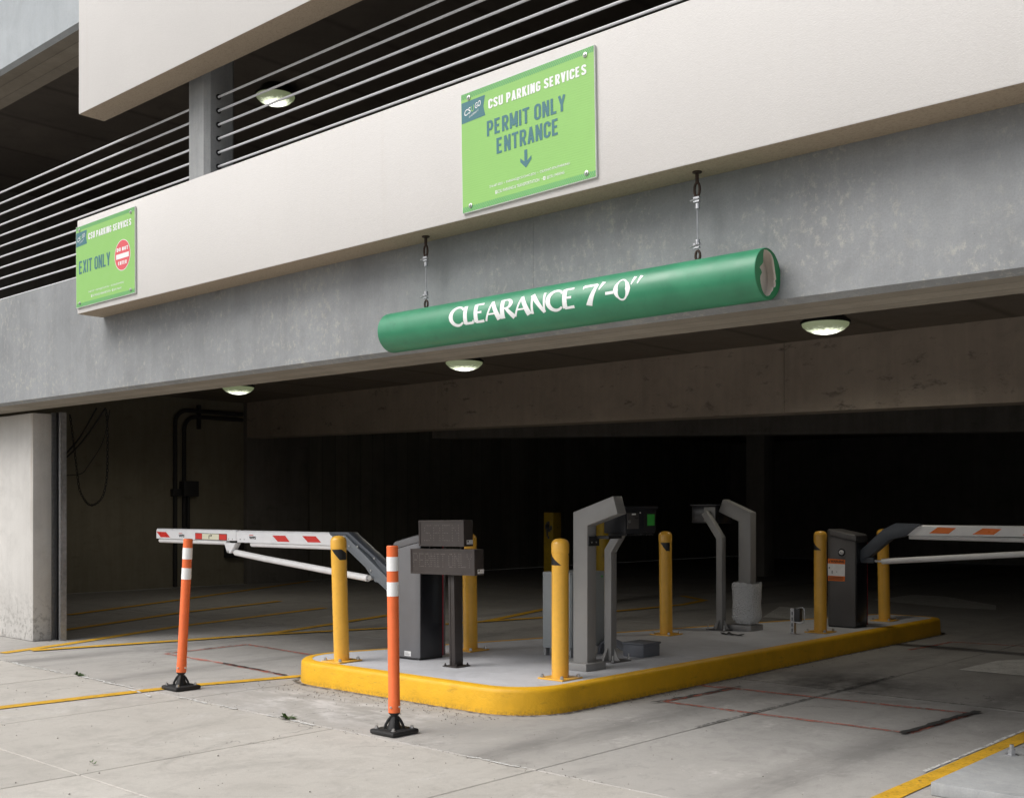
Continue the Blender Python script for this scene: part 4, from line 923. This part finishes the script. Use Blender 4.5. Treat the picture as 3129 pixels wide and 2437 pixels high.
for x, z, q in ((-5.318, .818, .030), (-5.418, 1.018, .030)):
    MB().box(x + .0004, x + .0012, 5.522, 5.582, z, z + q).build('maker_plate', 'sticker_white', ds)
    MB().box(x + .0013, x + .0016, 5.528, 5.542, z + .015, z + .026).build('maker_print', 'ink', ds); MB().box(x + .0013, x + .0016, 5.530, 5.575, z + .005, z + .007).build('maker_print', 'grey_ink', ds); MB().box(x + .0013, x + .0016, 5.550, 5.576, z + .018, z + .020).build('maker_print', 'grey_ink', ds)
lean(ds, -.016)

# ------------------------------------------------------------------ tall grey pylons (gooseneck)
def pylon(loc, label, d, arm_dx, arm_dz):
    t = thing('gooseneck_pylon', label, 'pylon', loc, 'tall grey pylons on the island'); x, y, z = loc
    MB().box(x - .16, x + .10, y - .06, y + .16, z, z + .052).build('plinth', 'pylon', t, bevel=.004)
    w = .135; dd = .10; zt = 1.245
    # shaft + arm as one mitred box section; the arm rises outward
    sx = x
    s = 1 if d > 0 else -1
    P = [(sx, y + .05, z + .05), (sx, y + .05, zt - .05), (sx + s * arm_dx, y + .05, zt - .05 + arm_dz)]
    MB().beam(P, w * .92, dd, (0, 1, 0)).build('shaft', 'pylon', t, bevel=.003)
    return t
pylon((-4.845, 6.03, .16), 'tall grey pylon with its arm reaching right toward the card terminal', 1, .30, .095)
pylon((-5.33, 9.02, .16), 'tall grey pylon deep on the island with its arm reaching left', -1, .25, .105)
bw = thing('bubble_wrap', 'clear bubble wrap bundled around the foot of the far grey pylon', 'packaging', (-5.31, 9.06, .22))
rings = []
for i in range(15):
    f = i / 14; rr = .116 - .026 * max(0, 1 - f * 8) + .003 * math.sin(f * 9); ring = []
    for k_ in range(36):
        a = 2 * math.pi * k_ / 36; q = min(1.25, 1 / max(abs(math.cos(a)), abs(math.sin(a)))); rad = rr * (1 + .25 * (q - 1)) * (1 + .018 * rnd.uniform(-1, 1))
        ring.append((-5.335 + rad * 1.12 * math.cos(a), 9.07 + rad * math.sin(a), .225 + f * .37 + rnd.uniform(-.004, .004) + (.007 * math.sin(3 * a) if i == 14 else 0)))
    rings.append(ring)
MB().loft(rings, caps=False).build('wrap_sheet', 'bubble', bw)

# ------------------------------------------------------------------ card terminals on bent posts
def bent_post(loc, label, s, bend=.80, dx_=.115, top=.965):
    t = thing('card_terminal', label, 'card terminal', loc, 'card terminals on bent posts'); x, y, z = loc
    MB().box(x - .10, x + .10, y - .10, y + .12, z, z + .008).build('base_plate', 'cab_dark', t, bevel=.002)
    MB().beam([(x, y, z + .008), (x, y, z + bend), (x + s * dx_, y, z + top)], .062, .066, (0, 1, 0)).build('post', 'pylon', t, bevel=.003)
    for dx, dy in ((0, -1), (0, 1)): MB().prism([(y + dy * .034, z + .009), (y + dy * .09, z + .009), (y + dy * .034, z + .10)], 'x', x - .004, x + .004).build('gusset', 'pylon', t)
    for dx in (-1, 1): MB().prism([(x + dx * .032, z + .009), (x + dx * .085, z + .009), (x + dx * .032, z + .10)], 'y', y - .004, y + .004).build('gusset', 'pylon', t)
    for sx in (-.085, .085):
        for sy in (-.085, .105): MB().lathe([(.010, 0), (.010, .010), (.005, .010), (.005, .045), (0, .045)], (x + sx, y + sy, z + .008), 6).build('anchor_bolt', 'steel_bolt', t)
    return t
t1 = bent_post((-4.965, 6.53, .16), 'card terminal with a green sticker on a bent grey post', 1)
tx = -4.66
MB().box(tx - .19, tx, 6.30, 6.665, 1.092, 1.272).build('terminal_box', 'term', t1, bevel=.008)
MB().box(tx - .20, tx + .012, 6.285, 6.68, 1.264, 1.282).build('hood', 'term', t1, bevel=.004)
for i in range(10): MB().box(tx - .16, tx - .002, 6.315 + i * .035, 6.333 + i * .035, 1.076, 1.0915).build('cooling_fin', 'black_steel', t1)
MB().box(tx, tx + .006, 6.315, 6.450, 1.125, 1.235).build('reader_plate', 'term_panel', t1, bevel=.002)
MB().box(tx + .0062, tx + .0072, 6.365, 6.410, 1.221, 1.232).build('reader_label', 'sticker_white', t1)
MB().lathe([(.012, 0), (.012, .005), (.006, .007), (0, .007)], (tx + .006, 6.338, 1.178), 12, (1, 0, 0)).build('key_lock', 'steel_bolt', t1)
MB().box(tx + .0062, tx + .009, 6.405, 6.440, 1.196, 1.202).build('card_slot', 'ink', t1)
MB().lathe([(.006, 0), (.005, .003), (0, .004)], (tx, 6.472, 1.237), 10, (1, 0, 0)).build('status_light', 'sticker_white', t1)
MB().box(tx, tx + .005, 6.515, 6.655, 1.125, 1.245).build('screen_bezel', 'black_steel', t1, bevel=.002)
MB().box(tx + .0055, tx + .0065, 6.552, 6.640, 1.146, 1.226).build('green_sticker', 'green_sticker', t1)
MB().box(-4.80, -4.665, 6.115, 6.125, 1.058, 1.078).build('bracket_arm', 'black_steel', t1)
MB().box(-4.79, -4.70, 6.12, 6.31, 1.058, 1.078).build('bracket_arm', 'black_steel', t1)
MB().box(-4.778, -4.768, 6.03, 6.145, 1.01, 1.075).build('bracket_arm', 'black_steel', t1, bevel=.002)
for yy in (6.06, 6.11): MB().lathe([(.006, 0), (.005, .003), (0, .004)], (-4.768, yy, 1.035), 8, (1, 0, 0)).build('bolt', 'steel_bolt', t1)
t2 = bent_post((-5.515, 8.92, .16), 'card terminal seen from behind on a bent post in the dark', -1, .84, .165, 1.075)
MB().box(-5.72, -5.60, 8.954, 8.959, 1.15, 1.285).build('mounting_plate', 'pylon', t2, bevel=.004)
MB().box(-5.86, -5.60, 8.96, 9.26, 1.135, 1.30).build('terminal_box', 'gloss_black', t2, bevel=.008)
MB().box(-5.875, -5.585, 8.95, 9.27, 1.296, 1.312).build('hood', 'gloss_black', t2, bevel=.004)

# ------------------------------------------------------------------ pale cabinet, pvc box, strut bracket, scrap
wc = thing('control_cabinet', 'pale grey control cabinet standing behind the front pylon', 'cabinet', (-5.42, 6.65, .16))
MB().box(-5.55, -5.284, 6.455, 6.870, .22, .79).build('cabinet_body', 'pale_cab', wc, bevel=.004)
MB().box(-5.2835, -5.276, 6.462, 6.862, .235, .775).build('cabinet_door', 'pale_cab', wc, bevel=.002)
for x in (-5.54, -5.30):
    for y in (6.47, 6.82): MB().box(x - .012, x + .012, y, y + .04, .161, .22).build('foot', 'galv', wc)
MB().lathe([(.008, 0), (.006, .006), (0, .007)], (-5.276, 6.83, .75), 8, (1, 0, 0)).build('latch', 'green_sticker', wc)
jb = thing('junction_box', 'low grey plastic junction box with flexible conduits on the island', 'box', (-4.98, 6.93, .16))
MB().box(-5.07, -4.884, 6.825, 7.035, .161, .250).build('box_body', 'pvc', jb, bevel=.004)
MB().box(-5.078, -4.876, 6.817, 7.043, .2505, .266).build('box_lid', 'pvc', jb, bevel=.005)
for i in range(4):
    y = 6.845 + i * .032
    MB().tube(smoothpath([(-5.28, y - .05, .161), (-5.25, y - .04, .25 + i * .004), (-5.17, y - .02, .245), (-5.10, y, .21), (-5.065, y, .20)], 5), .012, 8).build('conduit_hose', 'pvc', jb)
sb = thing('loop_bracket', 'short slotted steel strut with a small looped box near the rear bollard', 'bracket', (-4.88, 9.09, .16))
MB().box(-4.898, -4.862, 9.075, 9.081, .161, .385).build('strut_face', 'galv', sb); MB().box(-4.898, -4.894, 9.081, 9.115, .161, .385).build('strut_side', 'galv', sb); MB().box(-4.866, -4.862, 9.081, 9.115, .161, .385).build('strut_side', 'galv', sb)
for z in (.175, .225, .275, .325): MB().box(-4.885, -4.875, 9.0735, 9.0745, z, z + .03).build('strut_slot', 'ink', sb)
MB().box(-4.858, -4.805, 9.070, 9.12, .270, .385).build('sensor_box', 'conduit', sb, bevel=.004)
MB().tube(smoothpath([(-4.835, 9.07, .384), (-4.80, 9.07, .395), (-4.765, 9.07, .39), (-4.757, 9.07, .33), (-4.765, 9.07, .27), (-4.80, 9.07, .262), (-4.855, 9.07, .266)], 5), .006, 8).build('wire_loop', 'galv', sb)
sc = thing('cloth_scrap', 'small crumpled black scrap lying on the island', 'litter', (-5.20, 8.62, .16))
b = MB(); m_ = 9
b.add([(-5.32 + .028 * i + rnd.uniform(-.01, .01), 8.58 + .025 * j + rnd.uniform(-.01, .01), .163 + abs(rnd.gauss(0, .009))) for j in range(3) for i in range(m_)], [(j * m_ + i, j * m_ + i + 1, (j + 1) * m_ + i + 1, (j + 1) * m_ + i) for j in range(2) for i in range(m_ - 1)])
b.build('scrap_sheet', 'rubber', sc)

# ------------------------------------------------------------------ weeds and grit
def weed(x, y, n, h, label):
    t = thing('weed', label, 'weed', (x, y, 0), 'weeds in the threshold joint')
    for i in range(n):
        a = rnd.uniform(0, 2 * math.pi); L = h * rnd.uniform(.6, 1.2); w = L * .16; el = rnd.uniform(.2, 1.1); d = Vector((math.cos(a), math.sin(a), 0)); s = Vector((-d.y, d.x, 0))
        p = Vector((x + rnd.uniform(-.03, .03), y + rnd.uniform(-.008, .008), .0)); vs = []
        for f, ww in ((0, .3), (.35, 1), (.7, .8), (1, .05)):
            c = p + d * L * f * math.cos(el) + Vector((0, 0, L * (f * math.sin(el) - .25 * f * f)))
            c.z = max(c.z, .006); vs += [c - s * w * ww, c + s * w * ww + Vector((0, 0, .002))]
        MB().add(vs, [(0, 1, 3, 2), (2, 3, 5, 4), (4, 5, 7, 6)]).build('leaf', 'leaf', t)
weed(-8.18, 4.10, 14, .055, 'wispy weed in the joint left of the leaning orange post')
weed(-5.55, 4.10, 16, .065, 'leafy green weed in the joint left of the upright orange post')
weed(-5.26, 2.72, 6, .03, 'tiny weed sprout in the apron joint nearest the viewer')
b = MB()
def pebble(x, y, r):
    c = Vector((x, y, r * .45)); v = [c + Vector((rnd.uniform(.6, 1.2) * r * dx, rnd.uniform(.6, 1.2) * r * dy, rnd.uniform(.5, .8) * r * dz)) for dx, dy, dz in ((1, 0, 0), (-1, 0, 0), (0, 1, 0), (0, -1, 0), (0, 0, 1), (0, 0, -.6))]
    b.add(v, [(0, 2, 4), (2, 1, 4), (1, 3, 4), (3, 0, 4), (2, 0, 5), (1, 2, 5), (3, 1, 5), (0, 3, 5)])
for i in range(260): pebble(rnd.uniform(-6.9, -4.6), 4.97 - abs(rnd.gauss(0, .14)) - .01, rnd.uniform(.002, .007))
for i in range(160): pebble(-4.42 + abs(rnd.gauss(0, .07)), rnd.uniform(5.3, 10), rnd.uniform(.002, .006))
for i in range(240): pebble(rnd.uniform(-10, -2), rnd.uniform(1.6, 8), rnd.uniform(.0015, .005))
for i in range(300): pebble(rnd.uniform(-9.5, -3), 4.10 + rnd.gauss(0, .03), rnd.uniform(.0015, .005))
for i in range(60): pebble(rnd.uniform(-8, -3), rnd.uniform(2.2, 5), rnd.uniform(.003, .007))
tag(b.build('gravel', 'grit'), kind='stuff')
